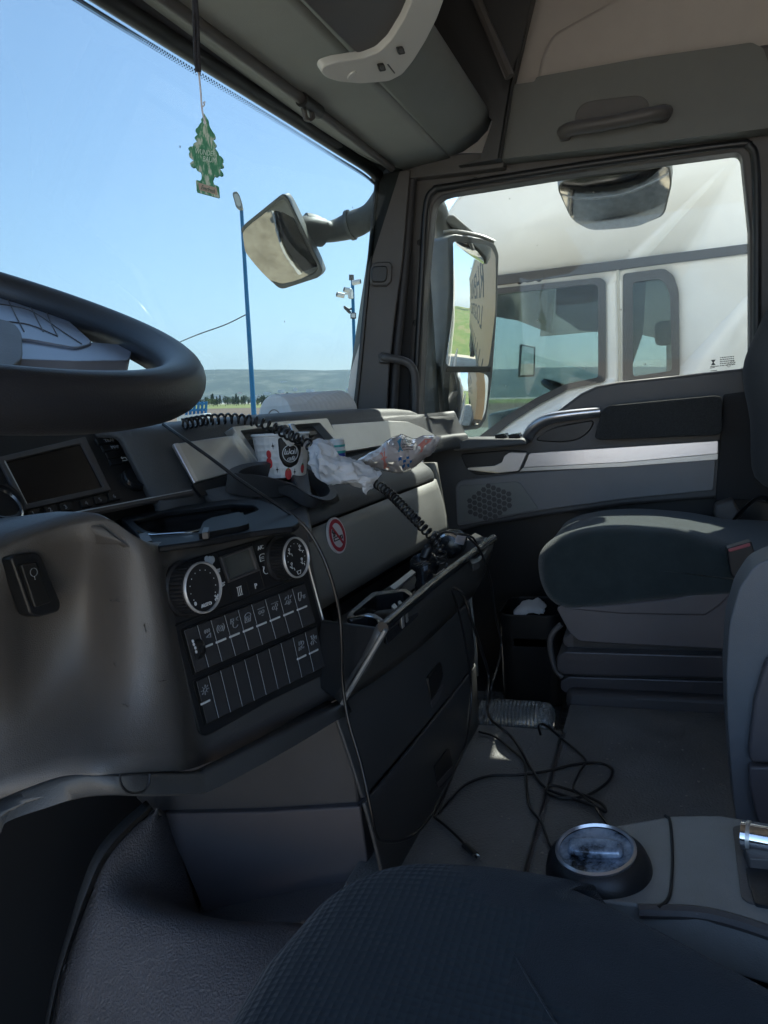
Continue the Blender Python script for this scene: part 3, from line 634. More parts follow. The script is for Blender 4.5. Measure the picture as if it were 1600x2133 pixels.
# corner piece with the small silver triangle next to the door glass
CPn = PL((2.03, 0.60, -0.06), (0.93, -0.36, 0), (0.1, 0.25, 1))
slab("corner_speaker", CPn, [(888, 869), (952, 877), (964, 885), (974, 910), (958, 917), (900, 922), (884, 900)], -0.10, 0.0, M_top, dash, r=4, bevel=0.006, seg=3)
slab("corner_trim", CPn, [(899, 886), (931, 887), (947, 911), (914, 913)], 0.0, 0.004, M_silver, dash, r=3, bevel=0.001)
# silver panels and vents on the leaning face
TP = PL((1.1, 0.655, -0.115), (1, -0.06, 0), (0, 0.45, 1))
TP = TP.up(0.004)
TP2 = PL((1.45, 0.634, -0.115), (1, -0.14, 0), (0, 0.45, 1)).up(0.004)
sp_l = slab("silver_panel", TP, [(362, 924), (492, 905), (541, 962), (530, 972), (408, 1006)], -0.004, 0.003, M_silver, dash, r=4, bevel=0.004, seg=3)
slab("panel_edge", TP, [(362, 924), (372, 922), (414, 1002), (406, 1007)], 0.002, 0.006, M_silverb, dash, r=2, bevel=0.002)
slab("silver_panel", TP2, [(690, 884), (812, 876), (850, 878), (880, 890), (905, 905), (912, 916), (862, 918), (722, 941), (709, 930)], -0.006, 0.004, M_silver, dash, r=4, bevel=0.004, seg=3)
def vent(outer, hole, n, mount=None):
    ringslab("vent_frame", TP, outer, hole, -0.012, 0.012, M_silver, dash, r=3, bevel=0.003, seg=3)
    slab("vent_back", TP, hole, -0.03, -0.026, M_matte, dash)
    a, b, c, d = hole
    for k in range(n):
        t = (k+0.6)/n; p = Vector(a).lerp(Vector(d), t); q = Vector(b).lerp(Vector(c), t)
        p0, p1 = TP.px(p.x, p.y, -0.006), TP.px(q.x, q.y, -0.006)
        MB().prism([p0, p1, p1+Vector((0, 0.022, 0.006)), p0+Vector((0, 0.022, 0.006))], (0, 0.0005, 0.0034)).obj("slat", M_dark, dash)
    m_ = Vector(a).lerp(Vector(b), 0.45).lerp(Vector(c).lerp(Vector(d), 0.55), 0.5)
    slab("vent_tab", TP, [(m_.x-8, m_.y-3), (m_.x+9, m_.y-5), (m_.x+11, m_.y+5), (m_.x-5, m_.y+7)], -0.006, 0.010, M_black, dash, r=2, bevel=0.002)
vent([(484, 889), (604, 876), (648, 930), (540, 966)], [(501, 897), (596, 885), (632, 922), (538, 950)], 4)
vent([(600, 877), (682, 871), (712, 925), (645, 931)], [(608, 885), (666, 880), (696, 914), (640, 922)], 4)
slab("dash_groove", TP.up(-0.002), [(402, 1010), (535, 975), (650, 936), (720, 946), (720, 956), (640, 985), (420, 1034)], 0, 0.004, M_black, dash)
# cup holder tray standing on the shelf
M_tray = mat("holder_plastic", (0.040, 0.042, 0.046), 0.42, bump=0.2, bscale=800)
def Z(px, py, z): return P(px, py, z=z)
CHP = PL((1.1, 0.58, -0.125), (1, 0, 0), (0, 1, 0))
ch_out = [(474, 985), (486, 976), (540, 968), (620, 966), (662, 976), (694, 1000), (705, 1022), (700, 1034), (672, 1040), (600, 1016), (520, 992)]
def dz(pts, z): return [P(a, b, z=z) for a, b in pts]
HB = PL((1.1, 0.60, -0.139), (1, -0.06, 0), (0, 0.85, 0.53)); HT = HB.up(0.030)
rim_px = [(476, 983), (500, 968), (540, 962), (590, 961), (640, 970), (674, 990), (700, 1020), (698, 1036), (676, 1042), (640, 1029), (606, 1008), (536, 990)]
low_px = [(469, 1022), (500, 985), (545, 972), (592, 970), (645, 980), (685, 1000), (706, 1034), (703, 1046), (684, 1050), (642, 1046), (608, 1034), (538, 1036)]
rim_o = crv([HT.px(*q) for q in rim_px], 4, closed=True); low = crv([HB.px(*q) for q in low_px], 4, closed=True)
cen = sum(rim_o, Vector((0, 0, 0)))/len(rim_o); rim_i = [p.lerp(cen, 0.16) for p in rim_o]; inl = [p.lerp(cen, 0.20)-HB.n*0.024 for p in rim_o]
mb = MB(); n_ = len(rim_o)
mb.add(low+rim_o+rim_i+inl, [(k+a*n_, (k+1) % n_+a*n_, (k+1) % n_+(a+1)*n_, k+(a+1)*n_) for a in range(3) for k in range(n_)]+[tuple(3*n_+k for k in range(n_))])
slab("holder_bridge", HT.up(-0.003), [(600, 966), (640, 970), (650, 1032), (620, 1016)], -0.01, 0.0, M_tray, dash, bevel=0.002)
mb.obj("cup_holder", M_tray, dash, smooth=50, bevel=0.003)

# ------------------------------------------------------------------ centre console with climate panel and switches
KU = Vector((0.983, -0.183, 0)); KP = PL(P(625, 1100, x=0.90), KU, (0.0, 0.10, 1))
def kx(x, y, h=0): return KP.px(x, y, h)
def yl(px, py, y): return P(px, py, y=y)
top_z = kx(625, 1095).z
cols = []
# left columns: (top px, bottom px, y at top, y at upper middle, y at lower middle, y at bottom)
left = [((-80, 1176), (-90, 1706), .60, .60, .62, .60), ((0, 1150), (0, 1662), .575, .585, .60, .575), ((60, 1126), (70, 1634), .560, .592, .590, .548), ((120, 1106), (140, 1613), .548, .582, .572, .518),
        ((180, 1091), (205, 1609), .532, .560, .545, .488), ((235, 1090), (270, 1607), .510, .514, .506, .472), ((282, 1120), (330, 1606), .490, .490, .482, .462), ((318, 1138), (385, 1604), .484, .478, .472, .457)]
rows = []
for (t, b, y0, y1, y2, y3) in left:
    c = []
    for i in range(13):
        s = i/12; px = t[0]+(b[0]-t[0])*s; py = t[1]+(b[1]-t[1])*s
        ys_ = crv([(y0, 0, 0), (y1, 0, 0), (y2, 0, 0), (y3, 0, 0)], 4)[i].x
        c.append(P(px, py, y=ys_))
    rows.append(c)
for t, b in (((350, 1138), (425, 1592)), ((430, 1124), (490, 1566)), ((530, 1106), (590, 1516)), ((618, 1090), (686, 1464)), ((634, 1092), (702, 1454))):
    h = -0.004 if t[0] == 634 else 0
    rows.append([kx(t[0]+(b[0]-t[0])*i/12, t[1]+(b[1]-t[1])*i/12, h) for i in range(13)])
rows.append([p+Vector((0.015, 0.05, 0)) for p in rows[-1]])
def smooth_rows(rows, n):
    out = []
    cc = [crv([r[i] for r in rows], n) for i in range(len(rows[0]))]
    return [[cc[i][k] for i in range(len(cc))] for k in range(len(cc[0]))]
srows = smooth_rows(rows, 4)
for ir, rw in enumerate(srows):                                 # roll the top edge over towards the windshield
    t = rw[0]; rw[:0] = [t+Vector((0.0, 0.16, 0.004)), t+Vector((0, 0.05, 0.012)), t+Vector((0, 0.016, 0.010)), t+Vector((0, 0.004, 0.004))] if ir < 25 else [t+Vector((0, 0.018, 0.003)), t+Vector((0, 0.012, 0.005)), t+Vector((0, 0.006, 0.005)), t+Vector((0, 0.002, 0.003))]
MB().grid(srows).obj("console", M_grey, dash, smooth=80, solid=0.012)
# lip under the console and recess below it
lipt = [(-60, 1700), (0, 1664), (70, 1636), (140, 1614), (210, 1610), (300, 1608), (395, 1606), (425, 1596), (560, 1530), (704, 1458)]
lipb = [(-60, 1760), (0, 1716), (80, 1688), (160, 1664), (230, 1658), (310, 1660), (400, 1656), (440, 1645), (580, 1570), (722, 1484)]
ylip = [.600, .575, .545, .515, .487, .467, .452, .446, .425, .405]
rt = [P(a, b, y=y+0.004) for (a, b), y in zip(lipt, ylip)]; rb = [P(a, b, y=y-0.004) for (a, b), y in zip(lipb, ylip)]
rr = [[a, a+Vector((0, -0.009, -0.001)), a.lerp(b, 0.12)+Vector((0, -0.012, 0)), a.lerp(b, 0.85)+Vector((0, -0.010, 0)), b+Vector((0, -0.004, 0.001)), b+Vector((0, 0.008, 0.000)), b+Vector((0, 0.03, 0.004))] for a, b in zip(rt, rb)]
MB().grid(smooth_rows(rr, 4)).obj("console_lip", M_drawer, dash, smooth=60, solid=0.01)
LP_ = PL(P(280, 1630, y=0.452), (0.99, -0.14, 0), (0, 0.02, 1))
MB().tube(crv([LP_.px(250, 1612, 0.004), LP_.px(252, 1632, 0.006), LP_.px(264, 1648, 0.006), LP_.px(282, 1652, 0.006), LP_.px(300, 1647, 0.006), LP_.px(310, 1632, 0.006), LP_.px(312, 1612, 0.004)], 4), 0.0012, seg=6).obj("cap_groove", M_black, dash)
# climate panel face
pan = [(338, 1205), (352, 1180), (420, 1158), (560, 1118), (598, 1105), (618, 1112), (628, 1135), (692, 1378), (686, 1400), (560, 1462), (440, 1530), (425, 1534), (414, 1522)]
M_ink2 = mat("panel_black", (0.020, 0.020, 0.022), 0.45, spec=0.3)
climate = slab("climate_panel", KP, pan, -0.006, 0.0035, M_ink2, dash, r=9, bevel=0.0015)
hp = KP.up(0.0035)
MB().tube([KP.px(632, 1130, 0.002), KP.px(646, 1190, 0.002), KP.px(694, 1368, 0.002), KP.px(690, 1392, 0.002)], 0.0014, seg=6).obj("bright_edge", M_silver, dash)
MB().tube([KP.px(362, 1304, 0.0035), KP.px(470, 1262, 0.0035), KP.px(638, 1196, 0.0035)], 0.0012, seg=6).obj("panel_groove", M_ink, dash)
scr = slab("display", KP, [(466, 1162), (522, 1141), (537, 1186), (481, 1208)], 0.003, 0.0045, M_lcd, dash, r=2)
ringslab("display_bezel", KP, [(460, 1160), (526, 1136), (543, 1188), (478, 1214)], [(467, 1163), (521, 1143), (535, 1186), (482, 1207)], 0.003, 0.0075, M_dark, dash, r=2, bevel=0.001)
for a, b in (((455, 1152), (484, 1248)), ((526, 1134), (552, 1224)), ((514, 1213), (520, 1238))):
    MB().tube([KP.px(*a, 0.004), KP.px(*b, 0.004)], 0.0008, seg=5).obj("panel_line", M_ink, dash)
def ptext(s, x, y, size, mt=M_mark, pl=hp, parent=dash, name="printed_letter"):
    return text(name, s, pl.px(x, y, 0.0004), pl.u, pl.v, size, mt, parent)
ptext("A/C", 543, 1141, 0.0068); ptext("P", 533, 1221, 0.0090, name="printed_letter")
def icon(pl, x, y, w, lines, lw=0.0007, mt=M_mark, parent=dash, name="icon", h=0.0007):
    a0, b0 = pl.inv(pl.px(x, y)); return strokes(pl, [[(a0+a*w, b0+b*w) for a, b in l] for l in lines], lw, h).obj(name, mt, parent, smooth=None)
DEF = [[(-.5, -.4), (.5, -.4)], [(-.5, -.2), (.5, -.2)], [(-.5, 0), (.5, 0)], [(-.4, .3), (.4, .3), (.5, -.5), (-.5, -.5), (-.4, .3)]]
icon(hp, 546, 1162, 0.009, [[(-.5, -.4), (-.5, .3), (-.2, .5), (.5, .5), (.5, -.4), (-.5, -.4)], [(-.3, .1), (.3, .1)], [(-.3, -.1), (.3, -.1)]])
icon(hp, 554, 1187, 0.010, [circ(0, 0, .5, 14, 120, 400), [(-.5, .5), (-.25, .4), (-.35, .15)]])
icon(hp, 499, 1231, 0.010, [[(-.3, .5), (-.3, -.5)], [(0, .5), (0, -.5)], [(.3, .5), (.3, -.5)], [(-.4, .5), (.4, .5)], [(-.4, -.5), (.4, -.5)]])
mb = MB()
for k in range(12): mb.lathe([(0.0035+0.001*random.random(), 0), (0.003, 0.0006), (0, 0.0007)], hp.px(437+random.uniform(-7, 8), 1168+random.uniform(-4, 4)), hp.n, 10)
mb.obj("scuff_mark", M_mark, dash)
for a, b in ((453, 1191), (463, 1219)): icon(hp, a, b, 0.008, [[(-.5, 0), (.5, .3)], [(-.4, -.2), (.4, 0)], [(-.2, .3), (.2, .3)]], lw=0.0014)
M_ring = mat("satin_ring", (0.45, 0.45, 0.46), 0.35, metal=0.35)
def knob(x, y, dx, dy, r, marks):
    base = KP.px(x, y, 0.0035); top_c = KP.px(x+dx, y+dy, 0.028); n = KP.n
    k = MB().lathe([(r*1.10, 0), (r*1.10, 0.004), (r*1.0, 0.006), (r*0.97, 0.026), (r*0.9, 0.0275), (0, 0.0275)], base, n, 48).obj("knob", M_ink2, dash)
    mb = MB()
    for i in range(40):
        a = 2*math.pi*i/40; c = base+n*0.016+(KP.u*math.cos(a)+KP.v*math.sin(a))*r*0.99
        mb.tube([c-n*0.008, c+n*0.008], r*0.035, seg=5)
    mb.obj("ridge", M_black, k)
    MB().lathe([(r*0.97, 0), (r*1.0, 0.001), (r*1.0, 0.003), (r*0.96, 0.004), (r*0.925, 0.0035), (r*0.92, 0.0)], base+n*0.0265, n, 48, caps=False).obj("chrome_ring", M_ring, k, smooth=60)
    fp = PL(base+n*0.0285, KP.u, KP.v)
    mb = MB()
    for i in range(-5, 6):
        a = R(90+i*24); mb.lathe([(0.0007, 0), (0, 0.0004)], fp.at(r*.68*math.cos(a), r*.68*math.sin(a)), n, 8)
    mb.obj("dial_marks", M_mark, k)
    for (s, a, b, w) in marks:
        if isinstance(s, str): text("dial_letter", s, fp.at(a*r, b*r, 0.0002), fp.u, fp.v, w, M_mark, k)
        else: strokes(fp, [[(a*r+p*w, b*r+q*w) for p, q in l] for l in s], 0.0006, 0.0005).obj("dial_icon", M_mark, k, smooth=None)
FAN = [[(0, 0), (.5, .2), (.4, .5), (0, 0)], [(0, 0), (-.2, .5), (-.5, .4), (0, 0)], [(0, 0), (-.5, -.2), (-.4, -.5), (0, 0)], [(0, 0), (.2, -.5), (.5, -.4), (0, 0)]]
MAN = [circ(-.1, .4, .15, 8), [(-.1, .2), (-.15, -.2), (.3, -.3), (.35, -.6)], [(-.4, 0), (-.1, -.3)]]
knob(383, 1226, 0, 0, 0.0275, [("AUTO", 0.0, -0.68, 0.0055), (FAN, 0.6, -0.55, 0.006), ("0", -0.55, -0.5, 0.006)])
knob(580, 1164, 0, 0, 0.0255, [(MAN, -.42, .35, 0.009), (MAN, .42, .35, 0.009), (MAN, -.42, -.35, 0.009), (MAN, .42, -.3, 0.009), ([[(-.5, .2), (.5, .2), (.3, -.3), (-.3, -.3), (-.5, .2)]], 0, -.72, 0.008)])
# rows of rocker switches
ROW1 = dict(tl=(382, 1314), tr=(636, 1216), bl=(406, 1402), br=(658, 1296)); ROW2 = dict(tl=(408, 1420), tr=(660, 1306), bl=(430, 1508), br=(678, 1388))
IC1 = [None,
 [[(-.3, .1), (-.3, .5)], [(0, .1), (0, .5)], [(.3, .1), (.3, .5)], [(-.4, .3), (.4, .3)], [(-.1, -.4), (.5, -.6), (.5, -.1), (-.1, -.4)]],
 [circ(0, 0, .32, 14), circ(0, 0, .55, 8, 130, 230), circ(0, 0, .55, 8, -50, 50), [(-.12, -.1), (.15, .15)]],
 [[(-.5, .5), (-.5, .0)], [(-.5, .5), (-.1, .5), (-.1, .25), (-.5, .25)], [(-.3, .25), (-.1, 0)], circ(.2, -.2, .4, 10, 150, 330), [(.3, .4), (.6, .5)], [(.3, .25), (.6, .1)]],
 [circ(0, 0, .5, 6, 20, 160), [(-.4, .1), (.4, .1), (.4, -.5), (-.4, -.5), (-.4, .1)], circ(0, -.2, .2, 10), [(-.4, .1), (.4, -.5)]],
 [[(-.5, .4), (.5, .4)], circ(-.2, 0, .17, 10), circ(.25, 0, .17, 10), [(.1, -.4), (.3, -.4)]],
 [[(-.5, .4), (.5, .4)], circ(-.2, -.1, .17, 10), circ(.25, .1, .17, 10), [(.1, -.3), (.4, -.3)], [(.25, -.15), (.25, -.45)]],
 [[(-.5, -.2), (.5, -.2)], [(-.4, -.2), (-.2, .1), (.3, .1), (.3, -.2)], [(-.5, .3), (-.3, .5)], [(0, .25), (0, .6)], [(.3, .3), (.5, .5)], circ(.1, -.2, .15, 8)],
 [[(-.5, .4), (-.1, .4), (-.1, -.2), (-.5, -.2), (-.5, .4)], [(-.1, .0), (.5, .0)], circ(.35, -.2, .13, 8), circ(-.3, -.3, .13, 8)]]
IC2 = [[circ(0, 0, .28, 12), [(0, .4), (0, .65)], [(0, -.4), (0, -.65)], [(.4, 0), (.65, 0)], [(-.4, 0), (-.65, 0)], [(.3, .3), (.45, .45)], [(-.3, .3), (-.45, .45)], [(.3, -.3), (.45, -.45)], [(-.3, -.3), (-.45, -.45)]]]+[None]*7+[
 [[(-.4, .5), (-.4, .1)], [(-.1, .5), (-.1, .1)], [(-.4, -.1), (-.4, -.5)], [(-.1, -.1), (-.1, -.5)], circ(.2, .2, .2, 8, -60, 200), circ(.25, -.2, .2, 8, 100, 330)],
 [[(-.5, .5), (.5, -.5)], [(-.3, .5), (-.3, .1)], [(0, .5), (0, .2)], [(-.3, -.1), (-.3, -.5)], [(0, -.2), (0, -.5)], circ(.3, .1, .2, 8, -60, 200), [(-.5, -.3), (.5, .3)]]]
M_key = mat("key_plastic", (0.036, 0.036, 0.039), 0.5, bump=0.15, bscale=900)
def switch_row(q, n, icons, dimset):
    tl, tr, b_l, br = (Vector(q[k]) for k in ("tl", "tr", "bl", "br"))
    slab("switch_well", KP, [(tl.x-6, tl.y-1), (tr.x+3, tr.y-6), (br.x+5, br.y+2), (b_l.x-4, b_l.y+6)], 0.0035, 0.0045, M_ink, dash, r=4)
    for i in range(n):
        a0, a1 = (i+0.03)/n, (i+0.97)/n
        T0, T1, B0, B1 = tl.lerp(tr, a0), tl.lerp(tr, a1), b_l.lerp(br, a0), b_l.lerp(br, a1)
        f0, f1 = T0.lerp(B0, .56), T1.lerp(B1, .56)
        mb = MB()                                 # rocker: two faces meeting in a shallow crease
        v = [KP.px(*T0, 0.0125), KP.px(*T1, 0.0125), KP.px(*f1, 0.0065), KP.px(*f0, 0.0065), KP.px(*B1, 0.0115), KP.px(*B0, 0.0115)]
        w = [KP.px(*T0, 0.003), KP.px(*T1, 0.003), KP.px(*B1, 0.003), KP.px(*B0, 0.003)]
        mb.add(v+w, [(0, 1, 2, 3), (3, 2, 4, 5), (0, 6, 7, 1), (5, 4, 8, 9), (0, 3, 5, 9, 6), (1, 7, 8, 4, 2)])
        b = mb.obj("button", M_key, dash, bevel=0.0009, smooth=30)
        ic = icons[i] if i < len(icons) else None
        p0, p1, p2 = v[0], v[1], v[3]
        fpl = PL((p0+p1+p2+v[2])/4, p1-p0, p0-p2)
        W_ = (p1-p0).length
        if ic:
            strokes(fpl, [[(a*W_*0.52, (bb*0.8+0.12)*W_*0.62) for a, bb in l] for l in ic], 0.00065, 0.0009).obj("icon", M_dimmark, b, smooth=None)
            fy = -(p0-p2).length*0.42
            strokes(fpl, [[(-W_*.36, fy), (W_*.36, fy)]], 0.0021, 0.0012).obj("indicator_bar", M_mark, b, smooth=None)
        # pale scuffed edge between neighbours
        if i: MB().tube([KP.px(T0.x, T0.y, 0.0125), KP.px(f0.x, f0.y, 0.0072), KP.px(B0.x, B0.y, 0.0118)], 0.0004, seg=4).obj("worn_edge", M_dimmark, b)
switch_row(ROW1, 9, IC1, ()); switch_row(ROW2, 10, IC2, ())
th = MB().lathe([(0.012, -0.005), (0.012, 0.005)], KP.px(405, 1352, 0.004), KP.u, 24).obj("thumb_wheel", M_black, dash)
for k, (a, b) in enumerate(((402, 1336), (404, 1343), (407, 1350), (409, 1358))): text("dial_letter", "0", KP.px(a, b, 0.017), KP.u, KP.v, 0.005, M_mark, th)
M_scuff = mat("scuff_dark", (0.05, 0.045, 0.042), 0.6)
dgr = None
for (a, b), (c, d) in (((228, 1250), (262, 1256)), ((255, 1466), (268, 1472)), ((236, 1380), (241, 1388)), ((300, 1300), (304, 1318)), ((330, 1420), (350, 1418))):
    pts_ = []
    for t_ in range(6):
        px_, py_ = a+(c-a)*t_/5, b+(d-b)*t_/5+1.5*math.sin(t_*2)
        r_v = ray(px_, py_); best = None
        for rw in srows:
            for q_ in rw[4:]:
                e_ = (q_.normalized()-r_v).length
                if best is None or e_ < best[0]: best = (e_, q_.length)
        pts_.append(r_v*(best[1]-0.002))
    MB().tube(pts_, 0.0005, seg=5).obj("scratch", M_scuff, dash)
# bigger switch on the left flank
LW = PL(P(80, 1220, y=0.566), (0.99, -0.10, 0.0), (0, 0.04, 1))
slab("flank_switch", LW, [(22, 1162), (32, 1156), (72, 1150), (86, 1156), (128, 1258), (124, 1274), (82, 1286), (64, 1280)], -0.01, 0.008, M_black, dash, r=8, bevel=0.002)
slab("rocker", LW, [(44, 1176), (76, 1170), (108, 1254), (74, 1266)], 0.008, 0.013, M_ink, dash, r=4, bevel=0.0015)
icon(LW.up(0.013), 70, 1192, 0.010, [circ(0, 0, .4, 10), [(0, -.4), (0, -.7)]], mt=M_dimmark, lw=0.0005)
# storage tray on top of the console
TZ = kx(420, 1124).z+0.004
TPn = PL((0.9, 0.5, TZ), (1, -0.18, 0), (0.18, 1, 0))
def scl_(pts, k):
    c = sum((Vector(p) for p in pts), Vector((0, 0)))/len(pts); return [((p[0]-c.x)*k+c.x, (p[1]-c.y)*k+c.y) for p in pts]
tro = [(250, 1078), (320, 1062), (476, 1040), (540, 1041), (602, 1062), (626, 1086), (612, 1096), (520, 1108), (420, 1126), (330, 1138), (300, 1136), (282, 1110)]
tri = [(276, 1084), (340, 1068), (480, 1050), (530, 1052), (540, 1062), (512, 1072), (440, 1082), (424, 1098), (400, 1106), (330, 1111), (306, 1106), (290, 1096)]
M_trayblk = mat("satin_black", (0.010, 0.011, 0.013), 0.5, spec=0.12)
ringslab("tray_wall", TPn, scl_(tri, 1.02), tri, -0.028, 0.003, M_gloss, dash, r=6)
ringslab("tray_rim", TPn, tro, tri, -0.003, 0.004, M_trayblk, dash, r=6, bevel=0.002, seg=3)
slab("tray_floor", TPn, [(262, 1076), (480, 1044), (545, 1056), (440, 1100), (310, 1118)], -0.030, -0.027, M_black, dash)
slab("tray_lid", TPn, [(412, 1112), (424, 1086), (440, 1078), (498, 1066), (508, 1070), (520, 1090), (500, 1096)], -0.005, 0.010, M_trayblk, dash, r=4, bevel=0.003)
slab("tray_catch", TPn, [(420, 1110), (434, 1108), (436, 1098), (424, 1098)], 0.006, 0.013, M_dark, dash, r=2, bevel=0.001)
slab("tray_clip", TPn, [(288, 1112), (306, 1108), (318, 1126), (296, 1130)], 0.003, 0.010, M_dark, dash, r=3, bevel=0.002)
MB().tube(crv([TPn.px(286, 1106, 0.006), TPn.px(312, 1114, 0.006), TPn.px(340, 1113, 0.006), TPn.px(404, 1108, 0.006), TPn.px(426, 1100, 0.006), TPn.px(442, 1084, 0.006), TPn.px(506, 1069, 0.006)], 5), 0.0012, seg=6).obj("tray_edge", M_chrome, dash)
slab("console_top", TPn.up(-0.030), [(-80, 1180), (-60, 1110), (200, 1060), (430, 1022), (560, 1010), (640, 1050), (650, 1100), (330, 1150), (200, 1105)], -0.02, 0.0, M_dark, dash, bevel=0.004)
# radio unit leaning back behind the tray
fw = Vector((0.183, 0.983, 0)); vv = fw*math.sin(R(38))+Vector((0, 0, 1))*math.cos(R(38))
RP = PL(P(400, 1030, z=TZ+0.016), KU, vv)
slab("radio_fascia", RP, [(-120, 1128), (-140, 880), (290, 850), (345, 1043)], -0.03, 0.0, M_black, dash, bevel=0.003)
slab("radio_side", RP, [(268, 905), (330, 880), (402, 1018), (346, 1034)], -0.03, 0.002, M_dark, dash, r=3, bevel=0.002)
slab("radio_pillar", RP, [(262, 905), (272, 900), (350, 1034), (336, 1038)], -0.02, 0.006, M_dark, dash, bevel=0.002)
slab("upper_dash_side", RP, [(322, 900), (345, 885), (368, 918), (412, 1004), (404, 1020)], -0.03, 0.004, M_top, dash, bevel=0.003)
slab("radio_screen", RP, [(9, 960), (170, 922), (217, 1015), (56, 1051)], 0.0, 0.002, M_screen, dash, r=3)
ringslab("screen_frame", RP, [(-4, 952), (178, 909), (232, 1020), (50, 1062)], [(9, 961), (169, 923), (216, 1014), (57, 1049)], 0.0, 0.005, M_dark, dash, r=3, bevel=0.001)
MB().tube([RP.px(9, 960, 0.004), RP.px(56, 1052, 0.004)], 0.0012, seg=6).obj("screen_edge", M_silver, dash)
for k, (a, b) in enumerate(((70, 1070), (105, 1062), (137, 1056), (180, 1048), (209, 1041), (238, 1034))):
    s_ = slab("preset_button", RP, [(a-14, b-7), (a+11, b-13), (a+15, b+5), (a-9, b+9)], 0.0, 0.003, M_black, dash, r=2, bevel=0.001)
    text("button_letter", str(k+1), RP.px(a, b, 0.0034), RP.u, RP.v, 0.0085, M_dimmark, s_)
for a, b, s in ((228, 917, "TRAF"), (240, 931, "MAP"), (250, 945, None), (256, 960, "back")):
    s_ = slab("side_button", RP, [(a-30, b-3), (a+8, b-9), (a+14, b+3), (a-24, b+9)], 0.0, 0.003, M_black, dash, r=2, bevel=0.001)
    if s == "back": strokes(RP.up(0.003), [[(RP.inv(RP.px(a, b))[0]+p, RP.inv(RP.px(a, b))[1]+q) for p, q in l] for l in ([[(-.004, -.002), (.005, -.002), (.005, .003), (-.003, .003)], [(-.001, .005), (-.003, .003), (-.001, .001)]])], 0.0008).obj("icon", M_mark, s_, smooth=None)
    elif s: text("button_letter", s, RP.px(a, b, 0.0034), RP.u, RP.v, 0.0075, M_dimmark, s_)
kn = MB().lathe([(0.019, 0), (0.019, 0.004), (0.016, 0.010), (0.010, 0.008), (0, 0.007)], RP.px(276, 1002, 0), RP.n, 28).obj("radio_knob", M_gloss, dash)
kn = MB().lathe([(0.030, 0), (0.030, 0.012), (0.027, 0.015), (0.024, 0.014), (0.023, 0.010), (0, 0.010)], RP.px(-8, 1056, 0), RP.n, 36).obj("radio_knob", M_black, dash)
MB().lathe([(0.0302, 0), (0.0305, 0.002), (0.028, 0.0035), (0.027, 0)], RP.px(-8, 1056, 0.0125), RP.n, 36, caps=False).obj("chrome_ring", M_chrome, kn, smooth=60)
MB().tube([RP.px(-60, 1128, 0.01), RP.px(100, 1085, 0.01), RP.px(400, 1026, 0.01)], 0.005, seg=8).obj("ledge_edge", M_dark, dash)
MB().tube([RP.px(-60, 1122, 0.014), RP.px(100, 1079, 0.014), RP.px(400, 1021, 0.014)], 0.0011, seg=6).obj("ledge_line", M_silver, dash)
MB().box((0.50, 0.95, -0.12), (0.8, 0.08, 0.22)).obj("binnacle_core", M_black, dash)

# ------------------------------------------------------------------ lower dash: flank panels facing the driver's footwell
M_lowd = mat("lower_dash_plastic", (0.060, 0.058, 0.060), 0.45, bump=0.2, bscale=800, var=0.1)
FL = PL((0.93, 0.5, 0), (0, -1, 0), (0, 0, 1))
slab("lower_flank", FL, [(280, 1660), (430, 1560), (722, 1440), (748, 1680), (540, 1691), (330, 1695), (300, 1680)], -0.03, 0.0, M_lowd, dash, bevel=0.004)
slab("lower_box", FL, [(330, 1696), (540, 1692), (750, 1680), (766, 1800), (700, 1916), (430, 1914), (378, 1790)], -0.03, 0.012, M_base, dash, r=8, bevel=0.012, seg=4)
# drawer block
def yd(x, z):
    k = max(0, (1.41-x)/0.52); b = 0.05 if z > -0.40 else (0.028 if z > -0.53 else 0.008)
    t = min(1, max(0, (-0.385-z)/0.27)); bow = 0.05*(1-t)**1.2+0.006
    e = max(0, (x-1.385)/0.05)
    return 0.350+bow*k**1.4-0.004*math.sin(t*3)+0.05*e*e
def face(z0, z1, x0=0.862, x1=1.43, n=24, m=8):
    return [[Vector((x0+(x1-x0)*i/n, yd(x0+(x1-x0)*i/n, z0+(z1-z0)*j/m), z0+(z1-z0)*j/m)) for j in range(m+1)] for i in range(n+1)]
MB().grid(face(-0.393, -0.513)).obj("drawer", M_drawer, dash, smooth=60, solid=-0.006, bevel=0.002)
MB().grid(face(-0.519, -0.648)).obj("drawer", M_drawer, dash, smooth=60, solid=-0.006, bevel=0.002)
for z_, lo in ((-0.452, 0), (-0.585, 1)):
    x_ = 1.17+0.01*lo
    yy = yd(x_, z_)
    HPn = PL((x_, yy-0.0015, z_), (1, -0.04, 0), (0, 0.0, 1))
    pts = [(893, 1412), (918, 1378), (926, 1416), (922, 1444), (900, 1476)] if not lo else [(906, 1596), (936, 1558), (946, 1608), (920, 1640), (912, 1642)]
    slab("grip_recess_shade", HPn, pts, -0.003, 0.0012, M_ink, dash, r=4)  # raised black patch, its colour stands in for the shaded grip recess
    slab("handle_lip", HPn, [(898, 1462), (924, 1424), (922, 1444), (901, 1476)] if not lo else [(910, 1630), (944, 1596), (945, 1608), (913, 1642)], 0.0012, 0.0025, M_base, dash, r=2)
MB().box((1.19, 0.57, -0.53), (0.48, 0.30, 0.27)).obj("drawer_body", M_black, dash)
MB().prism([Vector((1.432, 0.385, -0.385)), Vector((1.432, 0.385, -0.655)), Vector((1.432, 0.80, -0.655)), Vector((1.432, 0.80, -0.385))], (-0.02, 0, 0)).obj("drawer_side", M_end, dash, bevel=0.004)
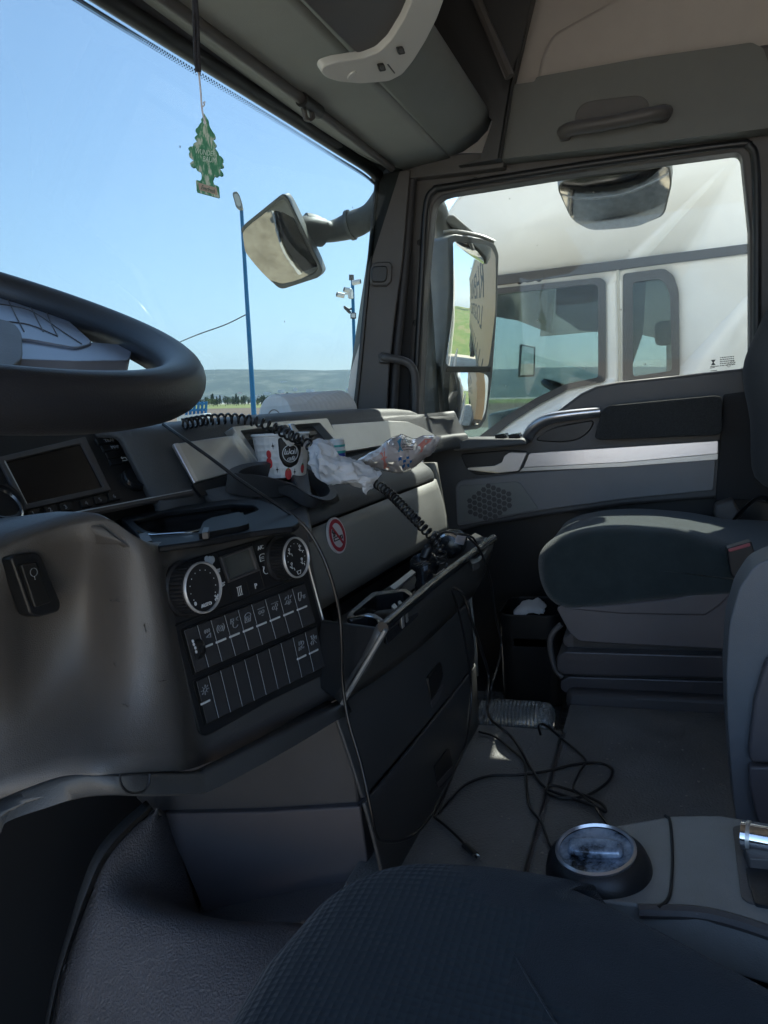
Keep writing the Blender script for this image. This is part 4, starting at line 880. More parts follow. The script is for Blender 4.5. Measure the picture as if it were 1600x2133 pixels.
MB().grid([[Vector((1.405, yd(1.40, z)-0.0005, z)), Vector((1.424, yd(1.424, z)-0.0015, z)), Vector((1.437, yd(1.42, z)+0.03, z))] for z in (-0.39, -0.45, -0.5, -0.55)]).obj("drawer_edge", M_end, dash, smooth=60, solid=0.003)
# open flap of the top drawer with its rim bar
fl = [Vector((0.868, 0.402, -0.386)), Vector((0.99, 0.376, -0.386)), Vector((1.15, 0.358, -0.386)), Vector((1.415, 0.348, -0.386))]
ft = [P(801, 1312, z=-0.282), P(850, 1268, z=-0.281), P(920, 1209, z=-0.280), P(1030, 1124, z=-0.280)]
fl = crv(fl, 6); ft = crv(ft, 6)
MB().grid([[a.lerp(b, k/5)+Vector((0, -0.006*math.sin(k/5*math.pi), 0)) for k in range(6)] for a, b in zip(fl, ft)]).obj("drawer_flap", M_drawer, dash, smooth=60, solid=-0.012)
MB().tube([p+Vector((0, 0.002, 0.003)) for p in ft], 0.0075, seg=10).obj("flap_rim", M_gloss, dash, smooth=60)
MB().prism([fl[0], ft[0], ft[0]+Vector((0.03, 0.10, 0.0)), fl[0]+Vector((0.02, 0.05, 0.02))], (0.008, 0, 0)).obj("flap_cheek", M_black, dash, bevel=0.002)
MB().tube([fl[0]+Vector((-0.002, -0.004, 0)), ft[0]+Vector((-0.002, -0.002, 0))], 0.003, seg=6).obj("cheek_lit_edge", M_silver, dash)  # silver strip stands in for the lit edge of the cheek
MB().prism([fl[-1], ft[-1], ft[-1]+Vector((0, 0.12, 0.0)), fl[-1]+Vector((0, 0.10, 0))], (-0.008, 0, 0)).obj("flap_cheek", M_drawer, dash, bevel=0.002)
# inner bins
FT = PL((1.0, 0.4, -0.287), (1, 0, 0), (0, 1, 0))
ringslab("flap_bin", FT, [(722, 1280), (776, 1233), (846, 1226), (872, 1246), (802, 1306), (786, 1290), (768, 1284), (728, 1294)], [(734, 1278), (782, 1240), (842, 1232), (860, 1246), (800, 1292), (788, 1282), (770, 1276), (740, 1284)], -0.02, 0.004, M_gloss, dash, r=5, bevel=0.0015)
slab("bin_floor", FT, [(722, 1290), (776, 1240), (850, 1232), (872, 1250), (800, 1306)], -0.03, -0.026, M_black, dash)
slab("bin_divider", FT, [(815, 1262), (822, 1256), (842, 1280), (836, 1286)], -0.01, 0.006, M_silver, dash, r=2, bevel=0.001)
slab("bin_divider", FT, [(828, 1254), (833, 1250), (850, 1268), (845, 1274)], -0.01, 0.006, M_silver, dash, r=2, bevel=0.001)
MB().tube(crv([FT.px(724, 1288, 0.006), FT.px(760, 1284, 0.006), FT.px(784, 1290, 0.006), FT.px(801, 1307, 0.006), FT.px(850, 1264, 0.006), FT.px(874, 1246, 0.006)], 5), 0.0016, seg=6).obj("bin_edge", M_chrome, dash)
slab("hinge_plate", FT.up(-0.01), [(700, 1290), (860, 1190), (990, 1110), (1010, 1120), (870, 1220), (720, 1330)], -0.05, -0.045, M_black, dash)
slab("slide_rail", FT.up(0.0), [(812, 1222), (858, 1186), (866, 1192), (822, 1228)], 0.0, 0.004, M_silver, dash)
ringslab("end_bin", FT, [(974, 1160), (1012, 1118), (1028, 1124), (1000, 1168), (984, 1176)], [(984, 1158), (1012, 1126), (1020, 1128), (998, 1160), (988, 1166)], -0.006, 0.006, M_drawer, dash, r=3, bevel=0.0015)

# ================================================================== steering wheel
WC = Vector((0.343, 0.489, 0.096)); WR, Wr, WT = 0.226, 0.0165, 0.389
wu = Vector((1, 0, 0)); wv = Vector((0, math.cos(WT), math.sin(WT))); WP = PL(WC, wu, wv)
wheel = thing("steering_wheel", "black leather steering wheel with satin silver spokes at the left edge", "steering wheel", WC)
MB().tube([WC+wu*WR*math.cos(2*math.pi*k/96)+wv*WR*math.sin(2*math.pi*k/96) for k in range(96)], Wr, seg=20, closed=True).obj("rim", M_wheel, wheel, smooth=180)
W2 = WP.up(-0.012)
def wl(pts): return [WC+wu*a+wv*b for a, b in pts]
def wx0(pts, h): return [WP.px(q[0], q[1], h) for q in pts]
for sg in (1, -1):
    def wx(pts, h):
        o = []
        for a, b in pts:
            p = WP.px(a, b, h); d = p-WC; o.append(p if sg > 0 else p-2*d.dot(wu)*wu)
        return o
    MB().prism(wx(rnd([Vector(q) for q in [(-70, 592), (0, 600), (72, 616), (112, 640), (196, 714), (160, 724), (60, 706), (-70, 700)]], 12), -0.004), -WP.n*0.010).obj("button_pad", M_spoke, wheel, bevel=0.003, seg=3)
    bp_ = MB().prism(wx(rnd([Vector(q) for q in [(-70, 690), (50, 694), (110, 706), (236, 716), (276, 722), (270, 750), (160, 752), (44, 748), (-70, 752)]], 8), -0.006), -WP.n*0.016).obj("spoke", M_spoke, wheel, bevel=0.004, seg=3)
    for q in ([(6, 602), (24, 640), (50, 690)], [(50, 612), (64, 640), (90, 690)], [(96, 634), (100, 660), (120, 700)], [(-40, 630), (20, 636), (70, 650), (130, 690), (170, 716)], [(0, 668), (60, 676), (120, 700)], [(20, 618), (60, 630), (100, 640)]):
        MB().tube(crv(wx(q, -0.0035), 5), 0.0005, seg=5).obj("pad_seam", M_dark, bp_)
MB().prism(wx0(rnd([Vector(q) for q in [(-120, 650), (0, 664), (30, 672), (46, 692), (48, 744), (26, 764), (-120, 772)]], 12), 0.006), -WP.n*0.03).obj('hub_edge', M_dark, wheel, bevel=0.006, seg=3)
q = rnd([Vector(p) for p in [(-0.07, 0.045), (0.07, 0.045), (0.088, 0.0), (0.07, -0.09), (-0.07, -0.09), (-0.088, 0.0)]], 0.03, 6)
MB().prism([p+WP.n*0.016 for p in wl([(a.x, a.y) for a in q])], -WP.n*0.05).obj("hub", M_dark, wheel, bevel=0.012, seg=4)
MB().tube([WC-WP.n*0.03, WC-WP.n*0.10, WC-WP.n*0.32], [0.075, 0.085, 0.095], seg=20).obj("column_shroud", M_black, wheel, smooth=50)
MB().tube(crv([WC-WP.n*0.05+wu*0.05, WC-WP.n*0.06+wu*0.14+wv*0.01, WC-WP.n*0.062+wu*0.185+wv*0.012], 6), [0.011-0.003*k/12 for k in range(13)], seg=10).obj("column_stalk", M_black, wheel, smooth=60)

# ================================================================== seats
def cushion_outline(pts, n=6): return [(p.x, p.y) for p in crv([Vector((a, b)) for a, b in pts], n, closed=True)]
ps = thing("passenger_seat", "dark blue-green fabric passenger seat on black bellows with a sunlit patch", "seat", (1.68, -0.05, -0.655))
sx = 1.52
pr = []
for a, b in [(1113, 1172), (1119, 1146), (1140, 1122), (1172, 1104), (1222, 1092), (1300, 1088), (1380, 1092), (1440, 1102), (1500, 1120), (1560, 1140), (1640, 1150), (1720, 1170), (1720, 1240), (1600, 1238), (1500, 1243), (1400, 1248), (1260, 1264), (1180, 1268), (1140, 1248), (1120, 1214)]:
    p = P(a, b, x=sx); pr.append((p.y, p.z))
prof = cushion_outline(pr, 4)
def cmap(x, a, b):
    t = (x-1.78)/0.24; up = 0.020*(abs(t)**2.5) - 0.012*(1-t*t)
    top = max(0, min(1, (b+0.36)/0.08)); wave = 0.004*noise.noise((x*9, a*9, 3))
    return Vector((x, a, b-0.012+(0.35*up-0.045*(x-1.53)/0.5+wave)*top))
puffy(prof, 1.525, 2.035, 0.055, cmap, n=8).obj("seat_cushion", M_seat, ps, smooth=180)
# piped seam along the near edge of the cushion
MB().tube([cmap(1.532, *q)+Vector((-0.001, 0, 0.001)) for q in inset_prof(prof, 0.030)[6:44]], 0.0022, seg=6).obj("piping", M_seatblue, ps, smooth=60)
M_bell = mat("bellows_rubber", (0.042, 0.041, 0.047), 0.36, bump=0.2, bscale=200, rvar=0.1)
bp_ = [(1158, 1266), (1176, 1258), (1250, 1262), (1400, 1248), (1510, 1236), (1548, 1212), (1620, 1180), (1640, 1360), (1508, 1352), (1300, 1342), (1206, 1336), (1186, 1318)]
SB = PL((1.535, 0, 0), (0, -1, 0), (0, 0, 1))
MB().prism(pxs(SB, rnd([Vector(q) for q in bp_], 8)), (0.48, 0, 0)).obj("seat_base", M_base, ps, bevel=0.012, seg=3)
MB().prism(pxs(SB, [(1163, 1268), (1300, 1280), (1470, 1283), (1500, 1262), (1550, 1215), (1400, 1247), (1250, 1262)], 0.004), (0.02, 0, 0)).obj("base_recess", M_base, ps, bevel=0.004)
for (yt, yb, xl, dx) in ((1318, 1352, 1172, 0.012), (1357, 1406, 1160, -0.016), (1409, 1446, 1168, 0.004), (1447, 1478, 1186, 0.022)):
    q = rnd([Vector(a) for a in [(xl, yt+10), (xl+18, yt), (1640, yt+14), (1640, yb+10), (xl+14, yb), (xl, yb-10)]], 5)
    MB().prism(pxs(SB.up(-dx), q), (0.40, 0, 0)).obj("bellows", M_bell, ps, bevel=0.010, seg=3)
MB().box((1.78, 0.0, -0.56), (0.47, 0.36, 0.20)).obj("pedestal", M_black, ps)
MB().prism([Vector((1.515, 0.200, -0.655)), Vector((1.515, -0.5, -0.655)), Vector((1.52, -0.5, -0.615)), Vector((1.52, 0.195, -0.615))], (0.5, 0, 0)).obj("plinth", M_rubber, ps, bevel=0.012)
MB().tube(crv([P(1170, 1300, x=1.55), P(1154, 1316, x=1.55), P(1146, 1336, x=1.55), P(1150, 1370, x=1.55), P(1160, 1398, x=1.55), P(1172, 1410, x=1.55)], 5), 0.006, seg=8).obj("height_lever", M_dark, ps, smooth=60)
# backrest with side bolster
def bmap(x, a, b):
    t = (x-1.78)/0.25; return Vector((x, a-0.012+0.05*abs(t)**3, b))
br = [(-0.235, -0.26), (-0.225, -0.12), (-0.210, 0.0), (-0.245, 0.10), (-0.30, 0.20), (-0.36, 0.27), (-0.42, 0.32), (-0.46, 0.33), (-0.50, 0.30), (-0.44, 0.1), (-0.40, -0.20), (-0.32, -0.29)]
puffy(cushion_outline(br, 4), 1.52, 2.04, 0.06, bmap, n=8).obj("backrest", M_seatblue, ps, smooth=180)
bol = [(-0.215, -0.20), (-0.196, -0.05), (-0.205, 0.05), (-0.248, 0.15), (-0.30, 0.20), (-0.30, 0.10), (-0.29, -0.15)]
puffy(cushion_outline(bol, 4), 1.505, 1.60, 0.04, lambda x, a, b: Vector((x, a-0.012, b)), n=6).obj("side_bolster", M_seat, ps, smooth=180)
bk_ = MB().prism(pxs(PL((1.49, 0, 0), (0, -1, 0), (0, 0, 1)), rnd([Vector(q) for q in [(1514, 1143), (1566, 1128), (1580, 1180), (1536, 1212), (1522, 1196)]], 4)), (0.03, 0, 0)).obj("belt_buckle", M_black, ps, bevel=0.004)
M_redbtn = mat("buckle_red", (0.30, 0.07, 0.08), 0.45)
MB().prism(pxs(PL((1.488, 0, 0), (0, -1, 0), (0, 0, 1)), [(1517, 1144), (1562, 1131), (1564, 1138), (1519, 1151)]), (0.025, 0, 0)).obj("release_button", M_redbtn, bk_, bevel=0.0015)
MB().prism([P(1490, 1052, x=2.0), P(1528, 1040, x=2.0), P(1548, 1078, x=2.0), P(1512, 1090, x=2.0), P(1488, 1078, x=2.0)], (0.05, 0, 0)).obj("belt_guide", M_dark, ps, bevel=0.006)
MB().tube(crv([P(1530, 1082, x=2.0), P(1560, 1050, x=1.98), P(1590, 1035, x=1.97), P(1620, 1060, x=1.97)], 5), 0.012, seg=8, flat=0.3).obj("belt_webbing", M_black, ps)

ds = thing("driver_seat", "dark navy fabric driver seat cushion with dotted centre panel in the foreground", "seat", (0.34, 0.0, -0.8))
def dmap(x, a, b):
    t = (x-0.335)/0.25; top = max(0, min(1, (b+0.50)/0.06)); pr_ = 0.016*abs(t)**3 - 0.008*(1-t*t)
    fr = 0.055*max(0, abs(t)-0.55)**2/0.2 if a > 0.1 else 0
    return Vector((x, a-fr*0.8, b-0.013+pr_*top+0.003*noise.noise((x*8, a*8, 1))*top))
dprof = cushion_outline([(0.315, -0.445), (0.300, -0.415), (0.262, -0.398), (0.18, -0.392), (0.06, -0.398), (-0.08, -0.41), (-0.25, -0.425), (-0.42, -0.43), (-0.45, -0.5), (-0.42, -0.55), (-0.1, -0.56), (0.2, -0.56), (0.28, -0.53), (0.312, -0.49)], 5)
def dmap2(x, a, b):
    p = dmap(x, a, b); k = max(0, (x-0.335)/0.25); p.x -= 0.62*max(0, 0.10-a)**1.2*k if a > -0.25 else 0.62*0.35**1.2*k; return p
mb = puffy(dprof, 0.075, 0.595, 0.055, dmap2, n=10)
def seam_at(x): return 0.165-0.85*(0.56-x) if x > 0.2 else 0.165-0.85*0.36
for i_, q in enumerate(mb.f):
    c = sum((mb.v[k] for k in q), Vector((0, 0, 0)))/len(q)
    if c.y > seam_at(c.x)-0.004 and c.z > -0.52: mb.mi[i_] = 1
mb.obj("seat_cushion", [M_seatblue, M_seatdot], ds, smooth=180)
tp = [(a, b) for a, b in dprof if b > -0.47 and a > -0.40]; tp.sort(key=lambda q: q[0])
def top_z(a): 
    for p, q in zip(tp[:-1], tp[1:]):
        if p[0] <= a <= q[0]: return p[1]+(q[1]-p[1])*(a-p[0])/max(1e-6, q[0]-p[0])
    return tp[-1][1]
MB().tube(crv([dmap2(x, seam_at(x), top_z(seam_at(x)))+Vector((0, 0, 0.0008)) for x in [0.14+0.04*k for k in range(10)]], 4), 0.0009, seg=6).obj("stitched_seam", M_seatblue, ds, smooth=60)
MB().box((0.335, -0.08, -0.72), (0.44, 0.56, 0.34)).obj("seat_base", M_black, ds, bevel=0.03)
MB().prism([Vector((0.11, -0.42, -0.44)), Vector((0.56, -0.42, -0.44)), Vector((0.54, -0.60, 0.30)), Vector((0.13, -0.60, 0.30))], (0, -0.10, 0)).obj("backrest", M_seatblue, ds, bevel=0.04, seg=4)

# gear dial console beside the driver seat
gc = thing("selector_console", "grey armrest console with round chrome selector dial beside the driver seat", "console", (0.70, -0.05, -0.62))
CT = PL(P(1300, 1800, z=-0.445), (0, -1, 0.03), (1, 0, 0.0))
ctop = [(1150, 1830), (1158, 1796), (1180, 1760), (1216, 1738), (1290, 1718), (1400, 1699), (1500, 1698), (1610, 1716), (1760, 1760), (1760, 1980), (1600, 1936), (1500, 1908), (1380, 1892), (1230, 1872), (1160, 1856)]
slab("console_top", CT, ctop, -0.05, 0.0, mat("worn_grey_plastic", (0.205, 0.21, 0.205), 0.42, bump=0.25, bscale=700, var=0.12, vscale=14, rvar=0.08), gc, r=10, bevel=0.008, seg=3)
slab("console_body", CT, [(1160, 1840), (1300, 1725), (1500, 1705), (1740, 1770), (1740, 1970), (1380, 1886), (1170, 1852)], -0.19, -0.04, M_black, gc, bevel=0.01)
MB().tube(crv([CT.px(1386, 1699, 0.001), CT.px(1396, 1712, 0.0012), CT.px(1401, 1780, 0.0012), CT.px(1398, 1850, 0.0012), CT.px(1390, 1876, 0.0012), CT.px(1372, 1890, 0.0012)], 5), 0.0016, seg=6).obj("lid_gap", M_ink, gc)
MB().tube(crv([CT.px(1330, 1898, -0.004), CT.px(1450, 1902, -0.004), CT.px(1540, 1922, -0.004), CT.px(1640, 1956, -0.004)], 4), 0.006, seg=8).obj("side_bead", M_dark, gc)
MB().prism(pxs(CT, rnd([Vector(q) for q in [(1526, 1722), (1546, 1718), (1760, 1760), (1760, 1920), (1560, 1880), (1544, 1868)]], 8), 0.0015), -CT.n*0.003).obj("well", M_dark, gc)
MB().prism(pxs(CT, rnd([Vector(q) for q in [(1552, 1806), (1760, 1830), (1760, 1915), (1572, 1882)]], 8), 0.003), -CT.n*0.003).obj("well_floor", M_black, gc)
dc = CT.px(1246, 1806, 0.0); dn = (CT.n+Vector((-0.10, 0.05, 0))).normalized()
dial = MB().lathe([(0.0485, -0.012), (0.048, 0.001), (0.045, 0.010), (0.039, 0.0165), (0.0355, 0.0185)], dc, dn, 56, caps=False).obj("dial_body", M_black, gc, smooth=60)
M_dialrefl = pattern("painted_chrome_reflection", [(0.02, 0.024, 0.03), (0.20, 0.25, 0.32), (0.42, 0.49, 0.58)], 30, [0.42, 0.50, 0.64], rough=0.25, metal=0.3, detail=6)  # dark and blue-white blotches paint a mirror-like reflection into the chrome colour
MB().lathe([(0.0365, 0.0165), (0.0368, 0.0200), (0.0345, 0.0215), (0.033, 0.0190)], dc, dn, 56, caps=False).obj("chrome_ring", M_silverb, dial, smooth=60)
MB().lathe([(0.0335, 0.0175), (0.026, 0.017), (0.012, 0.0155), (0, 0.0155)], dc, dn, 48, caps=False).obj("dial_face", M_dialrefl, dial, smooth=60)
a_ = dn.cross(Vector((0.0, 1, 0))).normalized(); b__ = dn.cross(a_)
MB().prism([dc+dn*0.0245+a_*p+b__*q for p, q in [(v.x, v.y) for v in rnd([Vector((-0.009, -0.025)), Vector((0.009, -0.025)), Vector((0.011, 0.0)), Vector((0.009, 0.025)), Vector((-0.009, 0.025)), Vector((-0.012, 0.0))], 0.006)]], -dn*0.010).obj("grip_bar", M_dialrefl, dial, bevel=0.004, seg=3)
MB().tube([CT.px(1545, 1740, 0.016), CT.px(1610, 1752, 0.016)], 0.013, seg=16).obj("chrome_hinge", M_chrome, gc, smooth=60)
MB().tube([CT.px(1556, 1742, 0.016), CT.px(1564, 1743.5, 0.016)], 0.0145, seg=16).obj("hinge_collar", M_silver, gc, smooth=60)
MB().prism(pxs(CT, rnd([Vector(q) for q in [(1546, 1752), (1620, 1764), (1620, 1792), (1560, 1788)]], 6), 0.012), -CT.n*0.012).obj("hinge_arm", M_dark, gc, bevel=0.004)

bc = thing("bunk_cabinet", "blue-grey moulded plastic cabinet at the right edge between the seats", "cabinet", (1.2, -0.2, -0.655))
BPn = PL((1.06, 0, 0), (0, -1, 0), (0, 0, 1))
slab("cabinet_body", BPn, [(1720, 1120), (1612, 1160), (1572, 1178), (1540, 1226), (1519, 1300), (1513, 1400), (1515, 1500), (1524, 1620), (1534, 1720), (1720, 1760)], -0.07, 0.0, M_bluegrey, bc, r=16, bevel=0.035, seg=5)
slab("cabinet_cover", BPn, [(1720, 1330), (1640, 1340), (1596, 1380), (1572, 1460), (1560, 1560), (1562, 1590), (1720, 1592)], 0.0, 0.018, M_base, bc, r=14, bevel=0.012, seg=4)
slab("cabinet_cover", BPn, [(1560, 1598), (1720, 1600), (1720, 1760), (1580, 1720), (1562, 1640)], 0.0, 0.018, M_base, bc, r=10, bevel=0.012, seg=4)
MB().tube([BPn.px(1614, 1176, 0.002), BPn.px(1640, 1168, 0.002)], 0.002, seg=6).obj("stitch", M_mark, bc)

# ================================================================== loose things in the cab
# no-smoking sticker on the glove box lid
lidp = PL(P(703, 1115, y=0.532), (1, -0.06, 0), (0, 0.17, 1))
c_ = lidp.inv(lidp.px(703, 1115)); sr = 0.028
stk = thing("sticker", "round red and white no smoking sticker on the glove box lid", "sticker", lidp.px(703, 1115))
sq = lidp.up(0.006)
def disc(pl, a, b, r0, r1, h): return MB().ring([pl.at(a+r1*math.cos(2*math.pi*k/48), b+r1*math.sin(2*math.pi*k/48), h) for k in range(48)], [pl.at(a+r0*math.cos(2*math.pi*k/48), b+r0*math.sin(2*math.pi*k/48), h) for k in range(48)], -pl.n*0.0006)
SR = (sq.px(703, 1079)-sq.px(703, 1151)).length/2; cc_ = sq.inv(sq.px(703, 1115)); ca, cb = cc_
MB().prism([sq.at(ca+SR*math.cos(2*math.pi*k/48), cb+SR*math.sin(2*math.pi*k/48), 0) for k in range(48)], -sq.n*0.004).obj("sticker_base", M_stickwhite, stk)
disc(sq, ca, cb, SR*0.68, SR*0.90, 0.0007).obj("red_ring", M_stickred, stk)
strokes(sq, [[(ca-SR*.45, cb+SR*.55), (ca+SR*.45, cb-SR*.55)]], SR*.13, 0.0012).obj("red_bar", M_stickred, stk, smooth=None)
strokes(sq, [[(ca-SR*.5, cb-SR*.08), (ca+SR*.5, cb-SR*.08), (ca+SR*.5, cb-SR*.24), (ca-SR*.5, cb-SR*.24), (ca-SR*.5, cb-SR*.08)], [(ca+SR*.3, cb-SR*.08), (ca+SR*.3, cb-SR*.24)], [(ca-SR*.48, cb+SR*.0), (ca-SR*.38, cb+SR*.15), (ca-SR*.52, cb+SR*.25), (ca-SR*.38, cb+SR*.42)], [(ca-SR*.34, cb+SR*.0), (ca-SR*.24, cb+SR*.13), (ca-SR*.36, cb+SR*.22), (ca-SR*.26, cb+SR*.36)]], SR*.055, 0.0009).obj("cigarette_symbol", M_ink, stk, smooth=None)

# paper cup in the cup holder
cb0 = HB.px(590, 992, 0.006); cd = cb0.length; s1 = cd/1600.0
cup_axis = (P(600, 915, d=1)-P(588, 985, d=1)); cup_axis = Vector((0.035, -0.02, 1)).normalized()
cup = thing("paper_cup", "white embossed paper cup with black oval logo in the dashboard cup holder", "paper cup", cb0)
r0, r1, hh = 47*s1, 58*s1, 0.072
MB().lathe([(0, 0.002), (r0*0.95, 0.002), (r0, 0.0), (r1, hh), (r1-0.001, hh), (r0-0.0015, 0.006), (0, 0.006)], cb0, cup_axis, 56, caps=False).obj("cup_body", M_cup, cup, smooth=40)
rimc = cb0+cup_axis*hh; a_ = cup_axis.cross(Vector((0, 1, 0))).normalized(); b__ = cup_axis.cross(a_)
MB().tube([rimc+(a_*math.cos(2*math.pi*k/48)+b__*math.sin(2*math.pi*k/48))*r1 for k in range(48)], 0.0024, seg=8, closed=True).obj("rolled_rim", M_cupin, cup, smooth=180)
vd = (-cb0); vd = (vd-vd.dot(cup_axis)*cup_axis).normalized(); rt_ = cup_axis.cross(vd)
def onc(a, h, e=0.0006):                       # a: angle from the viewer side, h: height 0..1
    r = r0+(r1-r0)*h+e; return cb0+cup_axis*(hh*h)+(vd*math.cos(a)+rt_*math.sin(a))*r
def patchc(name, outline, mt, e=0.0007):
    pts = [Vector((a, b)) for a, b in outline]; c = sum(pts, Vector((0, 0)))/len(pts); mb = MB(); rings = []
    for k in range(5): rings.append([onc(*(c.lerp(p, k/4)), e) for p in pts])
    n = len(pts); vs = [q for r in rings for q in r]
    mb.add(vs, [(i*n+j, i*n+(j+1) % n, (i+1)*n+(j+1) % n, (i+1)*n+j) for i in range(4) for j in range(n)])
    return mb.obj(name, mt, cup, smooth=180, solid=-0.0004)
patchc("logo_panel", [(a, b) for a, b in rnd([Vector((-.10, .93)), Vector((.80, .93)), Vector((.78, .55)), Vector((.62, .30)), Vector((.30, .22)), Vector((.05, .28)), Vector((-.10, .48))], 0.08)], M_ink)
mb = MB(); mb.tube([onc(.33+.30*math.cos(t), .56+.20*math.sin(t), .0014) for t in [2*math.pi*k/40 for k in range(40)]], 0.0007, seg=5, closed=True); mb.obj("logo_oval", M_mark, cup)
def ctext(s, a, h, size):
    p = onc(a, h, 0.0018); n = (vd*math.cos(a)+rt_*math.sin(a)); u = cup_axis.cross(n)
    return text("logo_letter", s, p, u, cup_axis, size, M_mark, cup, font_shear=0.25)
for k, chx in enumerate("Lukoil"): ctext(chx, .13+.078*k, .60, 0.0135)
for k, chx in enumerate("caf\u00e9"): ctext(chx, .22+.075*k, .44, 0.0105)
patchc("red_berry", circ(-.52, .36, .13, 14)[:-1], M_red); patchc("red_berry", circ(-.50, .56, .10, 12)[:-1], M_red); patchc("red_berry", circ(.22, .08, .14, 14)[:-1], M_red); patchc("red_berry", circ(.93, .18, .11, 14)[:-1], M_red)
patchc("green_leaf", [(.10, .16), (.22, .24), (.34, .16), (.22, .15)], M_green); patchc("green_leaf", [(.84, .26), (.93, .32), (1.02, .26), (.93, .25)], M_green)
for a, h in ((-.22, .2), (-.3, .75), (.5, .12)): patchc("ink_star", [(a-.06, h), (a-.015, h+.02), (a, h+.09), (a+.015, h+.02), (a+.06, h), (a+.015, h-.02), (a, h-.09), (a-.015, h-.02)], M_ink)

# foil sachet poking out behind the cup
M_foil = mat("silver_foil", (0.7, 0.71, 0.73), 0.22, metal=0.9, bump=0.6, bscale=60)
fo = MB().prism([P(603, 884, d=1.33), P(612, 882, d=1.33), P(634, 916, d=1.31), P(622, 924, d=1.31)], (0.004, 0.006, 0)).obj("foil_sachet", M_foil, loc=P(615, 905, d=1.32), bevel=0.001)
tag(fo, "small silver foil sachet leaning on the vent behind the paper cup", "sachet")

# crumpled tissue on the shelf
def crumple(name, rows, label, cat, amp=0.006, sub=6, loc=None, mt=M_paper, seed=0, solid=0.0008, fr=40):
    g = smooth_rows(rows, sub); g = [crv(r, sub) for r in g]
    out = []
    for r in g:
        o = []
        for p in r:
            q = p*fr+Vector((seed, 0, 0)); d = Vector((noise.noise(q), noise.noise(q+Vector((9, 0, 0))), noise.noise(q+Vector((0, 7, 0)))))
            d2 = Vector((abs(noise.noise(q*2.3)), abs(noise.noise(q*2.3+Vector((5, 0, 0)))), abs(noise.noise(q*2.3+Vector((0, 3, 0))))))
            q3 = q*5.5; d3 = Vector((abs(noise.noise(q3)), abs(noise.noise(q3+Vector((5, 0, 0)))), abs(noise.noise(q3+Vector((0, 3, 0))))))
            o.append(p+d*amp+d2*amp*0.9+d3*amp*0.22)
        out.append(o)
    o = MB().grid(out).obj(name, mt, loc=loc, smooth=50, solid=solid); tag(o, label, cat); return o
TS = [[P(650, 920, d=1.27), P(668, 913, d=1.27), P(690, 918, d=1.28), P(694, 945, d=1.30)],
      [P(644, 950, d=1.245), P(668, 945, d=1.22), P(700, 952, d=1.24), P(735, 958, d=1.29)],
      [P(652, 985, d=1.235), P(680, 975, d=1.20), P(726, 966, d=1.22), P(775, 975, d=1.27)],
      [P(690, 1010, d=1.235), P(715, 1000, d=1.21), P(752, 995, d=1.21), P(796, 992, d=1.24)],
      [P(722, 1012, d=1.235), P(738, 1010, d=1.22), P(762, 1016, d=1.215), P(790, 1002, d=1.24)],
      [P(748, 1020, d=1.235), P(756, 1022, d=1.23), P(768, 1034, d=1.22), P(782, 1018, d=1.235)]]
crumple("tissue", TS, "crumpled white tissue draped over the dashboard shelf beside the cup", "tissue", 0.0075, 12, loc=P(710, 980, d=1.24))

# gum bottle
gb = thing("gum_bottle", "small white bottle with teal stripes behind the crumpled tissue", "bottle", P(706, 966, d=1.42))
go = P(706, 968, d=1.42); M_teal = mat("teal_plastic", (0.05, 0.42, 0.36), 0.4); M_bluelab = mat("blue_label", (0.03, 0.05, 0.30), 0.4)
MB().lathe([(0, 0), (0.0135, 0), (0.0140, 0.002), (0.0140, 0.020), (0.013, 0.023)], go, (0, 0, 1), 32).obj("bottle_body", M_bluelab, gb)
MB().lathe([(0.0132, 0.021), (0.0145, 0.022), (0.0145, 0.026)], go, (0, 0, 1), 32).obj("stripe", M_teal, gb)
MB().lathe([(0.0140, 0.026), (0.0140, 0.032), (0.0132, 0.033)], go, (0, 0, 1), 32).obj("neck", M_white, gb)
MB().lathe([(0.0134, 0.033), (0.0146, 0.034), (0.0146, 0.037)], go, (0, 0, 1), 32).obj("stripe", M_teal, gb)
MB().lathe([(0.0138, 0.037), (0.0138, 0.045), (0.0120, 0.047), (0, 0.047)], go, (0, 0, 1), 32).obj("cap", M_white, gb)

# crumpled snack bag
def bag_mat():
    m = bpy.data.materials.new("printed_snack_film"); m.use_nodes = True; t = m.node_tree; b = t.nodes["Principled BSDF"]
    b.inputs["Roughness"].default_value = 0.12; b.inputs["Base Color"].default_value = (0.70, 0.63, 0.61, 1); b.inputs["Coat Weight"].default_value = 0.9
    b.inputs["Metallic"].default_value = 0.15
    return m
M_bag = bag_mat(); M_pink = mat("pink_print", (0.75, 0.27, 0.22), 0.25); M_bagblue = mat("blue_print", (0.03, 0.16, 0.45), 0.25); M_bagwhite = mat("white_film", (0.80, 0.80, 0.82), 0.15, coat=0.5)
bagt = thing("snack_bag", "crumpled glossy white snack bag with blue and pink print on the dashboard shelf", "snack bag", P(835, 960, d=1.55))
BW = [((745, 958), (748, 962)), ((778, 938), (772, 972)), ((808, 918), (806, 984)), ((838, 906), (840, 986)), ((868, 912), (868, 972)), ((894, 908), (893, 950)), ((919, 909), (908, 938))]
